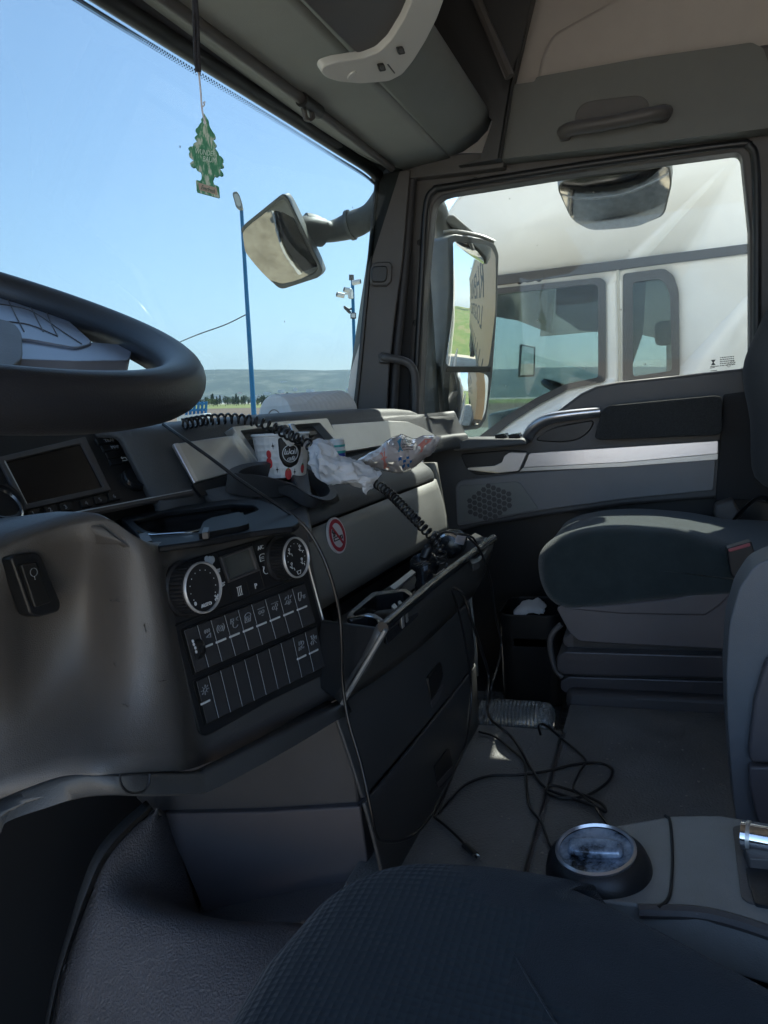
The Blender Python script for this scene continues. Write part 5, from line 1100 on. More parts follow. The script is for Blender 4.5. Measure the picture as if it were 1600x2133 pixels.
def bagp(u, v, side):
    k = min(int(u*6), 5); t = u*6-k; a = Vector(BW[k][0]).lerp(Vector(BW[k+1][0]), t); b = Vector(BW[k][1]).lerp(Vector(BW[k+1][1]), t); q = a.lerp(b, v)
    d = 1.43+0.17*u; th = 0.038*math.sin(math.pi*min(1, max(0, v)))**0.8*math.sin(math.pi*(0.08+0.84*u))**0.7
    p = P(q.x, q.y, d=d); nz = noise.noise(p*28)*0.008+abs(noise.noise(p*55+Vector((3, 1, 0))))*0.008+abs(noise.noise(p*120))*0.003
    e = ray(q.x, q.y); return p - e*(th*side+nz*(1 if side > 0 else 0)) + Vector((0, 0, 0.004*noise.noise(p*40)))
rows = [[bagp(i/36, j/16, 1) for j in range(17)] for i in range(37)]
rows = [[bagp(i/72, j/32, 1) for j in range(33)] for i in range(73)]; rows2 = [[bagp(i/36, j/16, -0.6) for j in range(17)] for i in range(37)]
mb = MB().grid(rows); mb.grid(rows2, flip=True); mb.obj("bag_film", M_bag, bagt, smooth=22, solid=0.0004)
def bagpatch(name, uv, mt, e=0.0012):
    pts = [Vector(q) for q in uv]; c = sum(pts, Vector((0, 0)))/len(pts); n = len(pts); rings = []
    for k in range(6): rings.append([bagp(*(c.lerp(p, k/5)), 1)-bagp(*(c.lerp(p, k/5)), 1).normalized()*e for p in pts])
    MB().add([q for r in rings for q in r], [(i*n+j, i*n+(j+1) % n, (i+1)*n+(j+1) % n, (i+1)*n+j) for i in range(5) for j in range(n)]).obj(name, mt, bagt, smooth=30)
bagpatch("pink_band", [(.24, .25), (.30, .18), (.33, .5), (.36, .92), (.30, .95), (.27, .6)], M_pink)
bagpatch("pink_splash", [(.68, .25), (.78, .15), (.88, .2), (.86, .34), (.76, .38), (.74, .6), (.68, .62)], M_pink)
bagpatch("blue_patch", [(.44, .12), (.49, .08), (.50, .40), (.45, .42)], mat("cyan_print", (0.05, 0.38, 0.60), 0.25))
bagpatch("white_patch", [(.02, .3), (.2, .1), (.24, .3), (.2, .7), (.05, .7)], M_bagwhite)
for k, (u0, v0) in enumerate(((.47, .62), (.52, .72), (.56, .60), (.60, .76), (.51, .86), (.56, .88))): bagpatch("blue_lettering", [(u0-.018, v0-.05), (u0+.016, v0-.07), (u0+.018, v0+.05), (u0+.004, v0+.02), (u0-.016, v0+.07)], M_bagblue)
mb = MB()
for j in range(5):
    for k in range(7):
        u0 = .50+.018*k; v0 = .12+.065*j; p = bagp(u0, v0, 1); q = bagp(u0+.012, v0-.01, 1); mb.tube([p*0.9985, q*0.9985], 0.0007, seg=4)
mb.obj("small_print", M_ink, bagt)
crumple("cling_film", [[P(800, 930, d=1.47), P(822, 908, d=1.47), P(846, 908, d=1.5)], [P(815, 935, d=1.46), P(835, 920, d=1.46), P(856, 918, d=1.5)], [P(840, 940, d=1.46), P(850, 930, d=1.47), P(865, 925, d=1.5)]], "clear crinkled film flap on top of the snack bag", "film", 0.005, 5, loc=P(830, 925, d=1.47), mt=glass("clear_film", (0.9, 0.9, 0.9), 1.0), seed=4)

# paper towel roll behind the windshield
rl = thing("paper_towel_roll", "white embossed paper towel roll lying on the dash behind the windshield", "paper towel", P(640, 880, d=1.75))
ra = P(572, 872, y=0.80); rb_ = P(712, 872, y=0.735)
ra.z = rb_.z = P(590, 820, y=0.79).z-0.053; ax_ = (rb_-ra); L_ = ax_.length
M_towel = mat("paper_towel", (0.80, 0.80, 0.79), 0.95, bump=0.8, bscale=60, kind='voronoi', spec=0.05, bdist=0.004)
MB().lathe([(0.020, 0), (0.040, 0.0), (0.051, 0.004), (0.053, 0.008), (0.053, L_-0.006), (0.050, L_), (0.020, L_)], ra, ax_, 56).obj("towel", M_towel, rl, smooth=40)
MB().lathe([(0.0205, -0.001), (0.0205, 0.05), (0.018, 0.05), (0.018, -0.001), (0.0205, -0.001)], ra, ax_, 40, caps=False).obj("cardboard_core", mat("cardboard", (0.35, 0.30, 0.26), 0.9), rl)
MB().lathe([(0.018, 0.002), (0, 0.002)], ra, ax_, 32, caps=False).obj("dark_bore", M_matte, rl)

# hanging tree air freshener on a dark cord
tt = thing("air_freshener", "green tree shaped air freshener hanging on a black cord in the windshield", "air freshener", P(425, 330, d=1.02))
TD = 1.0
tpl = PL(P(428, 320, d=TD), P(500, 340, d=TD*1.0)-P(428, 320, d=TD)+P(428, 320, d=1)*0.03, (0, 0, 1))
tpl = PL(P(428, 320, d=TD), Vector((AX[0], AY[0], AZ[0]))*0.97-Vector((AX[1], AY[1], AZ[1]))*-0.20, -Vector((AX[1], AY[1], AZ[1]))+Vector((AX[0], AY[0], AZ[0]))*0.04)
def T(x, y): return (360+x/10.0, 220+y/10.0)
tree_o = [(655, 160), (700, 240), (740, 300), (755, 400), (790, 470), (830, 540), (870, 590), (888, 650), (880, 690), (840, 700), (870, 760), (910, 820), (900, 850), (870, 870), (910, 920), (945, 970), (960, 1030), (1010, 1060), (1050, 1110), (1050, 1170), (1030, 1190), (1058, 1240), (1060, 1280), (1030, 1300), (970, 1300), (1010, 1350), (1050, 1410), (1050, 1450), (1010, 1470), (960, 1450), (940, 1480), (905, 1488), (870, 1470), (850, 1520), (835, 1560), (860, 1640), (930, 1670), (958, 1690), (974, 1900), (955, 1920), (700, 1850), (510, 1800), (496, 1770), (480, 1560), (500, 1548), (570, 1565), (600, 1520), (600, 1440), (580, 1380), (545, 1370), (500, 1340), (470, 1285), (420, 1290), (375, 1255), (355, 1200), (400, 1160), (445, 1125), (390, 1105), (345, 1065), (330, 1010), (355, 960), (335, 930), (320, 890), (360, 850), (420, 845), (430, 790), (505, 745), (470, 705), (450, 665), (490, 620), (530, 585), (490, 570), (470, 530), (480, 480), (520, 450), (550, 400), (570, 365), (600, 340), (585, 290), (620, 240)]
M_tree = pattern("printed_pine_needles", [(0.03, 0.15, 0.07), (0.06, 0.22, 0.11), (0.42, 0.44, 0.34)], 260, [0.36, 0.50, 0.60], rough=0.7, stretch=(1, 1, 0.22), detail=3)
MB().prism(pxs(tpl, [T(a, b) for a, b in tree_o], 0.001), -tpl.n*0.0022).obj("tree_card", M_tree, tt, smooth=None)
MB().prism(pxs(tpl, [T(*q) for q in [(530, 1600), (915, 1710), (925, 1860), (545, 1750)]], 0.0016), -tpl.n*0.0008).obj("name_band", mat("tan_band", (0.33, 0.24, 0.18), 0.7), tt)
M_pale = mat("pale_green_ink", (0.45, 0.52, 0.42), 0.6); M_dkg = mat("dark_green_ink", (0.02, 0.09, 0.06), 0.6)
def ttext(s, x, y, x2, y2, size, mt, e=0.0012):
    p, q = tpl.px(*T(x, y), e), tpl.px(*T(x2, y2), e); u = (q-p); o = (p+q)/2
    t = text("printed_letters", s, o, u, tpl.v, size, mt, tt, thick=0.0003)
    w = max((v.co.dot(u.normalized()) for v in t.data.vertices))-min((v.co.dot(u.normalized()) for v in t.data.vertices)); k = u.length/w; off = root_loc(t)
    for v in t.data.vertices: d = v.co+off-o; v.co = o+u.normalized()*d.dot(u.normalized())*k+(d-u.normalized()*d.dot(u.normalized()))-off
ttext("WUNDER-", 465, 950, 920, 1020, 0.0088, M_pale); ttext("BAUM", 630, 1110, 900, 1145, 0.0088, M_pale); ttext("Everfresh", 598, 1700, 880, 1790, 0.0066, M_dkg, 0.0018)
MB().lathe([(0.0018, 0), (0.0018, 0.0012), (0, 0.0012)], tpl.px(*T(668, 355), 0.0009), tpl.n, 14).obj("eyelet", M_stickwhite, tt)
M_str = mat("white_string", (0.55, 0.52, 0.52), 0.8)
MB().tube(crv([tpl.px(*T(668, 350), 0.002), tpl.px(421, 228, 0), tpl.px(418, 190, 0), tpl.px(414, 148, 0)], 6), 0.0010, seg=6).obj("string", M_str, tt)
MB().tube(crv([tpl.px(420, 224, 0), tpl.px(426, 218, 0), tpl.px(424, 214, 0), tpl.px(428, 212, 0)], 5), 0.0008, seg=5).obj("knot", M_str, tt)
MB().tube([tpl.px(414, 158, 0), tpl.px(412, 146, 0), tpl.px(415, 146, 0), tpl.px(416, 156, 0)], 0.0009, seg=6).obj("clasp", M_chrome, tt)
M_cordb = mat("black_braided_cord", (0.012, 0.012, 0.016), 0.7, bump=1.0, bscale=700)
dT = tpl.px(414, 150, 0).length
for off_ in (0, 7): MB().tube(crv([P(411+off_*.7, 150, d=dT), P(407+off_, 120, d=dT), P(405+off_, 60, d=dT), P(404+off_*.7, 0, d=dT), P(403+off_*.5, -80, d=dT*1.02)], 6), 0.0021, seg=8).obj("cord", M_cordb, tt, smooth=60)

# coiled cable across the dash and down to the drawer
def D(pts): return [P(a, b, d=c) for a, b, c in pts]
cc1 = coil(D([(380, 884, 1.24), (430, 875, 1.28), (480, 872, 1.30), (525, 876, 1.31), (560, 886, 1.30), (600, 905, 1.28), (630, 918, 1.26), (650, 930, 1.27)]), 0.0078, 22, 0.0022).obj("coiled_cable", M_cable, loc=P(520, 880, d=1.3), smooth=60)
tag(cc1, "black coiled cable running along the dash top above the vents", "cable")
cc2 = coil(D([(785, 1008, 1.30), (812, 1028, 1.27), (850, 1066, 1.22), (885, 1102, 1.19), (905, 1122, 1.18), (918, 1150, 1.18), (922, 1180, 1.19)]), 0.0068, 22, 0.0020).obj("coiled_cable", M_cable, loc=P(850, 1070, d=1.22), smooth=60)
tag(cc2, "black coiled cable hanging from the shelf to the open drawer", "cable")
def cable(name, pts, r, label, loc, n=10):
    o = MB().tube(crv(pts, n), r, seg=8).obj(name, M_cable, loc=loc, smooth=60); tag(o, label, "cable"); return o
FZ = -0.638
cable("cable", D([(340, 884, 1.05), (380, 912, 1.02), (440, 955, 1.00), (500, 1000, 0.98), (560, 1040, 0.96), (620, 1082, 0.95), (655, 1125, 0.95), (685, 1190, 0.95), (706, 1270, 0.96), (712, 1340, 0.97), (714, 1420, 0.99), (726, 1500, 1.00), (752, 1590, 1.01), (772, 1680, 1.02), (783, 1735, 1.04)])+[P(800, 1752, y=0.345), P(850, 1746, y=0.335), P(892, 1708, y=0.325), P(918, 1660, y=0.325)], 0.0023, "long thin black cable from behind the wheel down past the switches", P(650, 1125, d=0.95))
cable("cable", [P(925, 1212, y=0.33), P(945, 1240, y=0.325), P(962, 1300, y=0.322), P(976, 1380, y=0.32), P(982, 1450, y=0.32), P(972, 1540, y=0.32), P(945, 1610, y=0.32), P(920, 1670, y=0.322), P(905, 1702, y=0.322)], 0.0021, "black cable hanging straight in front of the drawer fronts", P(976, 1380, y=0.32))
cable("cable", [P(935, 1218, y=0.33), P(965, 1240, y=0.31), P(985, 1300, y=0.30), P(1005, 1360, y=0.30), P(1018, 1410, y=0.30), P(1015, 1470, y=0.29)]+[P(a, b, z=z) for a, b, z in ((1024, 1500, -.60), (1070, 1540, FZ), (1106, 1600, FZ), (1136, 1640, FZ), (1190, 1662, FZ), (1240, 1680, FZ), (1262, 1690, FZ), (1250, 1672, FZ+.004), (1200, 1650, FZ+.004), (1150, 1636, FZ+.004), (1140, 1650, FZ), (1170, 1662, FZ), (1220, 1658, FZ), (1264, 1630, FZ), (1276, 1604, FZ), (1250, 1590, FZ), (1200, 1592, FZ+.003), (1140, 1606, FZ), (1080, 1614, FZ), (1020, 1616, FZ), (970, 1634, FZ), (936, 1666, FZ), (912, 1694, FZ))], 0.0026, "black charging cable looping over itself on the floor mat", P(1106, 1600, z=FZ))
cable("cable", [P(975, 1118, y=0.30), P(1002, 1150, y=0.29), P(1022, 1210, y=0.29), P(1032, 1280, y=0.29), P(1044, 1340, y=0.29), P(1036, 1390, y=0.29), P(1024, 1430, y=0.29), P(1018, 1465, y=0.30)], 0.0021, "black cable hanging clear of the drawer beside the footwell", P(1032, 1280, y=0.29))
cable("cable", [P(a, b, z=z) for a, b, z in ((998, 1524, FZ), (1030, 1534, FZ), (1064, 1560, FZ), (1092, 1588, FZ), (1096, 1630, FZ), (1104, 1680, FZ), (1126, 1710, FZ), (1138, 1740, FZ), (1150, 1766, FZ), (1180, 1778, FZ))], 0.0023, "black cable lying straight over the floor mat towards the selector dial", P(1096, 1630, z=FZ))
cable("cable", [P(a, b, z=z) for a, b, z in ((1126, 1530, -.62), (1122, 1512, -.60), (1135, 1510, -.60), (1168, 1536, FZ), (1206, 1568, FZ), (1220, 1586, FZ), (1206, 1610, FZ+.006), (1194, 1640, FZ+.006), (1210, 1655, FZ+.006), (1236, 1676, FZ), (1256, 1704, FZ), (1275, 1730, FZ))], 0.0023, "black cable coming from the water bottle over the floor mat", P(1206, 1600, z=FZ))
uc = thing("usb_lead", "short black lead with metal plug lying at the foot of the drawers", "cable", P(950, 1740, z=FZ))
MB().tube(crv([P(a, b, z=FZ) for a, b in ((905, 1702), (930, 1722), (955, 1745), (972, 1764))], 6), 0.0022, seg=8).obj("lead", M_cable, uc, smooth=60)
MB().tube([P(968, 1760, z=FZ+.002), P(990, 1780, z=FZ+.002)], 0.0055, seg=10, flat=0.6).obj("plug_grip", M_black, uc)
MB().tube([P(990, 1780, z=FZ+.002), P(998, 1787, z=FZ+.002)], 0.0042, seg=8, flat=0.5).obj("plug_tip", M_chrome, uc)
# charger plugged in above the drawer, small camera can beside it
cg = thing("car_charger", "glossy black car charger adapter with cables standing in the open drawer", "charger", P(895, 1200, y=0.37))
c0_, c1_ = P(870, 1168, y=0.385), P(902, 1232, y=0.375)
MB().lathe([(0.022, 0), (0.026, 0.006), (0.025, 0.022), (0.020, 0.030), (0.019, 0.04), (0.0235, 0.050), (0.024, 0.068), (0.018, 0.074), (0, 0.076)], P(882, 1162, y=0.40), P(893, 1222, y=0.385)-P(882, 1162, y=0.40), 32).obj("charger_body", M_gloss, cg, smooth=50)
for k in range(3): MB().tube([P(862+5*k, 1176+3*k, y=0.375), P(888+4*k, 1168+3*k, y=0.372)], 0.0010, seg=5).obj("grip_rib", M_black, cg)
MB().tube(crv([P(884, 1162, y=0.39), P(896, 1135, y=0.38), P(904, 1120, y=0.37), P(908, 1112, y=0.37)], 5), [0.009]*5+[0.006]*11, seg=10).obj("strain_relief", M_black, cg, smooth=60)
MB().tube([P(896, 1206, y=0.375), P(920, 1210, y=0.36), P(930, 1216, y=0.35)], [0.010, 0.008, 0.005], seg=12).obj("plug", M_black, cg, smooth=60)
MB().tube([P(905, 1226, y=0.375), P(925, 1236, y=0.36)], [0.011, 0.008], seg=12).obj("plug", M_black, cg, smooth=60)
cn = thing("camera_can", "black cylinder with a pale paper tag lying in the open drawer", "cylinder", P(955, 1160, y=0.37))
MB().lathe([(0.018, 0), (0.0245, 0.003), (0.0255, 0.008), (0.026, 0.07), (0.022, 0.075)], P(934, 1136, y=0.375), Vector((1, 0.10, -0.10)), 36).obj("can_body", M_gloss, cn, smooth=50)
MB().lathe([(0.0185, -0.001), (0.0225, 0.001), (0.023, 0.004)], P(934, 1136, y=0.375), Vector((1, 0.10, -0.10)), 36, caps=False).obj("rim_ring", M_chrome, cn, smooth=50)
pt_ = crumple("paper_tag", [[P(956, 1112, y=0.335), P(974, 1118, y=0.33)], [P(948, 1130, y=0.33), P(966, 1138, y=0.325)]], "pale paper tag stuck on the cable above the black cylinder", "tag", 0.002, 5, loc=P(960, 1124, y=0.33), mt=mat("pale_lilac_paper", (0.42, 0.42, 0.48), 0.6))
pw = crumple("paper_scrap", [[P(905, 1200, y=0.37), P(925, 1188, y=0.37), P(938, 1200, y=0.36)], [P(898, 1214, y=0.36), P(918, 1212, y=0.355), P(942, 1212, y=0.35)]], "white paper scrap under the charger in the drawer", "paper", 0.004, 5, loc=P(915, 1205, y=0.36))
cable("cable", [P(908, 1128, y=0.36), P(914, 1114, y=0.35), P(930, 1108, y=0.34), P(955, 1112, y=0.32), P(985, 1120, y=0.30), P(1000, 1150, y=0.295)], 0.0020, "black cable arching over the open drawer below the glove box", P(940, 1110, y=0.33))
# clutter at the back of the drawer
for k, (a, b, s) in enumerate(((815, 1240, 8), (830, 1222, 6), (850, 1232, 7))):
    pass
# grit trodden into the vinyl
rg2 = random.Random(5); mb = MB()
for k in range(150):
    x_, y_ = rg2.uniform(0.9, 1.38), rg2.uniform(-0.35, 0.34)
    if 0.182 < y_ < 0.192: continue
    s_ = rg2.uniform(0.0006, 0.0018); mb.box((x_, y_, (-0.643 if y_ > 0.19 else -0.645)+s_*0.3), (s_*2, s_*rg2.uniform(1, 2), s_), Matrix.Rotation(rg2.uniform(0, 3), 3, 'Z'))
gt = mb.obj("floor_grit", mat("pale_grit", (0.30, 0.28, 0.25), 0.9), None, smooth=None); gt["kind"] = "stuff"
# water bottle lying in the footwell, rubber mat and bin
wb = thing("water_bottle", "clear ribbed plastic water bottle lying on the rubber mat beside the tunnel", "bottle", P(1075, 1520, x=1.47))
M_pet = bpy.data.materials.new("clear_pet"); M_pet.use_nodes = True; b_m = M_pet.node_tree.nodes["Principled BSDF"]
b_m.inputs["Base Color"].default_value = (0.92, 0.97, 0.97, 1); b_m.inputs["Roughness"].default_value = 0.05; b_m.inputs["Transmission Weight"].default_value = 0.85; b_m.inputs["IOR"].default_value = 1.25; b_m.inputs["Specular IOR Level"].default_value = 0.9
b0_, b1_ = P(1002, 1512, x=1.445), P(1158, 1516, x=1.445); b0_.z = b1_.z = -0.655; bl_ = (b1_-b0_).length; br_ = 0.040
prof = [(0.018, 0), (br_*0.9, 0.004)]
N_ = 15
for k in range(N_):
    h = 0.010+(bl_*0.80-0.010)*k/N_; w_ = bl_*0.80/N_
    prof += [(br_*0.90, h), (br_, h+w_*0.3), (br_, h+w_*0.7)]
prof += [(br_*0.92, bl_*0.82), (br_*0.98, bl_*0.85), (br_*0.95, bl_*0.92), (br_*0.75, bl_*0.97), (br_*0.4, bl_)]
MB().lathe(prof, b0_, b1_-b0_, 40).obj("bottle_body", M_pet, wb, smooth=50, solid=0.0012)
fm = thing("floor_mat", "black rubber floor mat with square ribs in the passenger footwell", "floor mat", (1.75, 0.42, -0.84))
MB().box((1.72, 0.45, -0.842), (0.60, 0.62, 0.012)).obj("mat_base", M_rubber, fm, bevel=0.004)
mb = MB()
for i in range(25): mb.box((1.44+0.0235*i, 0.45, -0.832), (0.005, 0.60, 0.010))
for j in range(25): mb.box((1.72, 0.16+0.0245*j, -0.832), (0.58, 0.005, 0.009))
mb.obj("grid_ribs", mat("worn_rubber", (0.17, 0.17, 0.165), 0.6), fm, smooth=None)
bn = thing("waste_bin", "black plastic waste bin in the passenger footwell by the door", "bin", (1.90, 0.36, -0.84))
q0 = [P(1034, 1282, x=1.86), P(1060, 1286, x=1.86), P(1150, 1282, x=1.86), P(1166, 1275, x=1.86)]
bo = rnd([Vector((1.84, 0.40)), Vector((1.84, 0.24)), Vector((2.02, 0.24)), Vector((2.02, 0.40))], 0.04)
zt = P(1090, 1282, x=1.84).z
MB().ring([Vector((p.x, p.y, zt)) for p in bo], [Vector((1.93+(p.x-1.93)*.93, 0.32+(p.y-0.32)*.93, zt)) for p in bo], (0, 0, -0.23)).obj("bin_body", M_black, bn, bevel=0.003)
MB().prism([Vector((p.x, p.y, zt-0.06)) for p in bo], (0, 0, -0.02)).obj("bin_liner", M_matte, bn)
crumple("tissue", [[P(1070, 1276, x=1.88), P(1090, 1256, x=1.90), P(1120, 1252, x=1.92), P(1136, 1256, x=1.94)], [P(1074, 1280, x=1.86), P(1094, 1266, x=1.86), P(1118, 1262, x=1.87), P(1138, 1270, x=1.88)], [P(1084, 1286, x=1.86), P(1100, 1282, x=1.85), P(1120, 1280, x=1.86), P(1134, 1280, x=1.87)]], "crumpled white tissue on top of the black waste bin", "tissue", 0.008, 5, loc=P(1105, 1270, x=1.88), seed=9, fr=30)

# ================================================================== outside mirrors
def npl(c, n):
    n = Vector(n).normalized(); u = Vector((0, 0, 1)).cross(n)*-1; u.normalize(); p = PL(c, u, Vector((0, 0, 1))-Vector((0, 0, 1)).dot(n)*n); p.n = n if n.dot(-Vector(c)) > 0 else -n; return p
def bisect(px, py, out, x):
    d = ray(px, py); return npl(P(px, py, x=x), (Vector(out).normalized()-d))
def convex(name, pl, pts, Rr, mt, parent, h=0.0, rings=14):
    """a slightly domed mirror glass"""
    q = [pl.px(a, b, h) for a, b in pts]; q2 = [Vector(pl.inv(p)) for p in q]; c = sum(q2, Vector((0, 0)))/len(q2); n = len(q2); rm = sorted((p-c).length for p in q2)[n//2]**2/(2*Rr); vs = [pl.at(c.x, c.y, h+rm)]; f = []
    for k in range(1, rings+1):
        for p in q2: e = c.lerp(p, k/rings); vs.append(pl.at(e.x, e.y, h+rm-((e-c).length**2)/(2*Rr)))
    for j in range(n): f.append((0, 1+j, 1+(j+1) % n))
    for k in range(rings-1):
        for j in range(n): f.append((1+k*n+j, 1+(k+1)*n+j, 1+(k+1)*n+(j+1) % n, 1+k*n+(j+1) % n))
    return MB().add(vs, f).obj(name, mt, parent, smooth=180)
def dens(pts, r, n=3):
    q = rnd([Vector(a) for a in pts], r, 4); out = []
    for a, b in zip(q, q[1:]+q[:1]):
        for k in range(n): out.append(a.lerp(b, k/n))
    return out
def scl(pts, k, dx=0, dy=0):
    c = sum((Vector(p) for p in pts), Vector((0, 0)))/len(pts); return [((p[0]-c.x)*k+c.x+dx, (p[1]-c.y)*k+c.y+dy) for p in pts]

fmr = thing("front_mirror", "grey front mirror on a curved arm outside the windshield corner", "mirror", P(590, 510, x=2.0))
MP = bisect(590, 510, (-0.16, 0.30, -0.93), 2.0)
hous = [(501, 478), (512, 466), (585, 407), (592, 405), (600, 414), (664, 545), (672, 566), (664, 578), (590, 602), (580, 600), (556, 578), (524, 530)]
glp = [(506, 482), (514, 472), (582, 415), (592, 414), (668, 566), (660, 576), (588, 598), (572, 592), (541, 556), (512, 520)]
q = dens(hous, 6, 1); back = [p+Vector((0.11, 0.02, 0.035)) for p in pxs(MP, scl([(v.x, v.y) for v in q], 0.80), 0.0)]
front = pxs(MP, [(v.x, v.y) for v in q], 0.004); mid = [a.lerp(b, 0.45)+(a-MP.o)*0.10 for a, b in zip(front, back)]
n_ = len(q); mb = MB().add(front+mid+back, [(k+a*n_, (k+1) % n_+a*n_, (k+1) % n_+(a+1)*n_, k+(a+1)*n_) for a in range(2) for k in range(n_)]+[tuple(range(2*n_, 3*n_)), tuple(range(n_))])
mb.obj("mirror_housing", mat("grey_green_housing", (0.30, 0.31, 0.29), 0.45, bump=0.2, bscale=300, var=0.06), fmr, smooth=50, bevel=0.004)
ringslab("mirror_frame", MP, hous, scl(hous, 0.90), 0.004, 0.010, M_mirrorbody, fmr, r=6, bevel=0.002)
convex("mirror_glass", MP, [(v.x, v.y) for v in dens(glp, 8, 3)], 0.42, mat("dimmed_front_mirror", (0.50, 0.47, 0.41), 0.03, metal=1.0, var=0.15, vscale=40), fmr, h=0.0055)  # glass colour darkened and warmed to dim the reflected sunlit ground
arm = crv([P(632, 468, x=2.06), P(660, 478, x=2.09), P(690, 482, x=2.13), P(730, 470, x=2.16), P(768, 450, x=2.18), P(800, 408, x=2.19)], 6)
MB().tube(arm, [0.034+0.004*math.sin(k*.4) for k in range(len(arm))], seg=16).obj("arm", M_mirrorbody, fmr, smooth=60)
MB().tube([P(727, 470, x=2.16), P(733, 468, x=2.16)], 0.043, seg=16).obj("arm_collar", M_mirrorbody, fmr, smooth=50)
MB().tube(crv([P(614, 490, x=2.03), P(640, 480, x=2.06), P(670, 484, x=2.10)], 5), 0.040, seg=16).obj("arm_head", M_mirrorbody, fmr, smooth=50)

smr = thing("side_mirror", "tall black side mirror with a wide-angle glass below it outside the passenger window", "mirror", P(985, 640, x=2.42))
SM = bisect(985, 615, (0.050, -1.0, 0.0), 2.42)
mg = [(944, 503), (1006, 508), (1023, 514), (1032, 534), (1029, 646), (1018, 763), (934, 763), (928, 754), (932, 720), (941, 633)]
lg = [(940, 776), (1005, 776), (1020, 784), (1010, 858), (1000, 884), (966, 887), (937, 876), (934, 830)]
ho = [(934, 494), (946, 487), (1010, 497), (1032, 508), (1040, 530), (1036, 650), (1026, 790), (1014, 872), (1000, 893), (960, 896), (928, 884), (922, 770), (930, 700), (936, 600)]
mir_i = rnd([Vector(a) for a in ho], 6)
f0 = pxs(SM, mir_i, 0.0); c0_ = sum(f0, Vector((0, 0, 0)))/len(f0); sh = Vector((0.085, 0.13, 0.0))
f1 = [c0_+(p-c0_)*1.02+sh*0.5 for p in f0]; f2 = [c0_+(p-c0_)*0.82+sh for p in f0]; n_ = len(f0)
MB().add(f0+f1+f2, [(k+a*n_, (k+1) % n_+a*n_, (k+1) % n_+(a+1)*n_, k+(a+1)*n_) for a in range(2) for k in range(n_)]+[tuple(range(2*n_, 3*n_)), tuple(range(n_))]).obj("mirror_housing", M_mirrorbody, smr, smooth=50, bevel=0.004)
convex("mirror_glass", SM, [(v.x, v.y) for v in dens(mg, 6, 3)], 1.9, M_mirror, smr, h=0.006)
SM2 = bisect(975, 825, (0.09, -1.0, -0.14), 2.42)
SM2 = npl(SM.px(975, 825, 0.004), SM2.n)
convex("wide_angle_glass", SM2, [(v.x, v.y) for v in dens(lg, 8, 3)], 0.42, M_mirror, smr, h=0.012)
MB().prism([SM.px(a, b, 0.004) for a, b in [(932, 764), (1024, 764), (1022, 775), (930, 775)]], -SM.n*0.01).obj("glass_divider", M_black, smr, bevel=0.002)
MB().tube(crv([P(930, 500, x=2.46), P(915, 460, x=2.44), P(905, 430, x=2.40), P(880, 405, x=2.30)], 5), 0.035, seg=12).obj("mirror_arm", M_mirrorbody, smr, smooth=60)
MB().tube(crv([P(920, 880, x=2.46), P(900, 905, x=2.42), P(870, 920, x=2.30)], 5), 0.028, seg=12).obj("mirror_arm", M_mirrorbody, smr, smooth=60)
MB().prism([P(934, 448, x=2.42), P(946, 446, x=2.42), P(990, 484, x=2.42), P(988, 491, x=2.42), P(970, 487, x=2.42), P(926, 460, x=2.42)], (0.05, 0.05, 0.01)).obj("mirror_cap", M_mirrorbody, smr, bevel=0.005)
MB().tube(crv([P(924, 484, x=2.40), P(950, 482, x=2.40), P(1000, 492, x=2.40), P(1030, 504, x=2.41)], 5), 0.006, seg=8).obj("top_bead", mat("pale_bead", (0.4, 0.4, 0.38), 0.4), smr)
MB().box((2.335, 0.70, 0.35), (0.03, 0.10, 0.85)).obj("corner_fairing", M_mirrorbody, smr, bevel=0.01)

rmr = thing("kerb_mirror", "wide dusty kerb mirror hanging above the passenger window outside", "mirror", P(1280, 410, x=2.45))
KM = bisect(1280, 415, (0.06, 0.0, -1.0), 2.42)
kp = [(1160, 392), (1176, 376), (1230, 362), (1396, 346), (1400, 384), (1384, 450), (1332, 471), (1228, 478), (1190, 458)]
kq = rnd([Vector(a) for a in kp], 12); f0 = pxs(KM, kq, 0.0); c0_ = sum(f0, Vector((0, 0, 0)))/len(f0); sh = Vector((0.06, 0, 0.09))
f1 = [c0_+(p-c0_)*1.03+sh*0.4 for p in f0]; f2 = [c0_+(p-c0_)*0.75+sh for p in f0]; n_ = len(f0)
MB().add(f0+f1+f2, [(k+a*n_, (k+1) % n_+a*n_, (k+1) % n_+(a+1)*n_, k+(a+1)*n_) for a in range(2) for k in range(n_)]+[tuple(range(2*n_, 3*n_)), tuple(range(n_))]).obj("mirror_housing", M_mirrorbody, rmr, smooth=50, bevel=0.004)
M_dusty = mat("dusty_mirror_glass", (0.52, 0.52, 0.50), 0.07, metal=1.0, rvar=0.05, vscale=60, var=0.15)
convex("mirror_glass", KM, [(v.x, v.y) for v in dens(scl(kp, 0.97), 12, 3)], 0.6, M_dusty, rmr, h=0.006)
MB().tube([P(1290, 350, x=2.46), P(1300, 300, x=2.42), P(1310, 250, x=2.3)], 0.03, seg=12).obj("mirror_arm", M_mirrorbody, rmr, smooth=60)

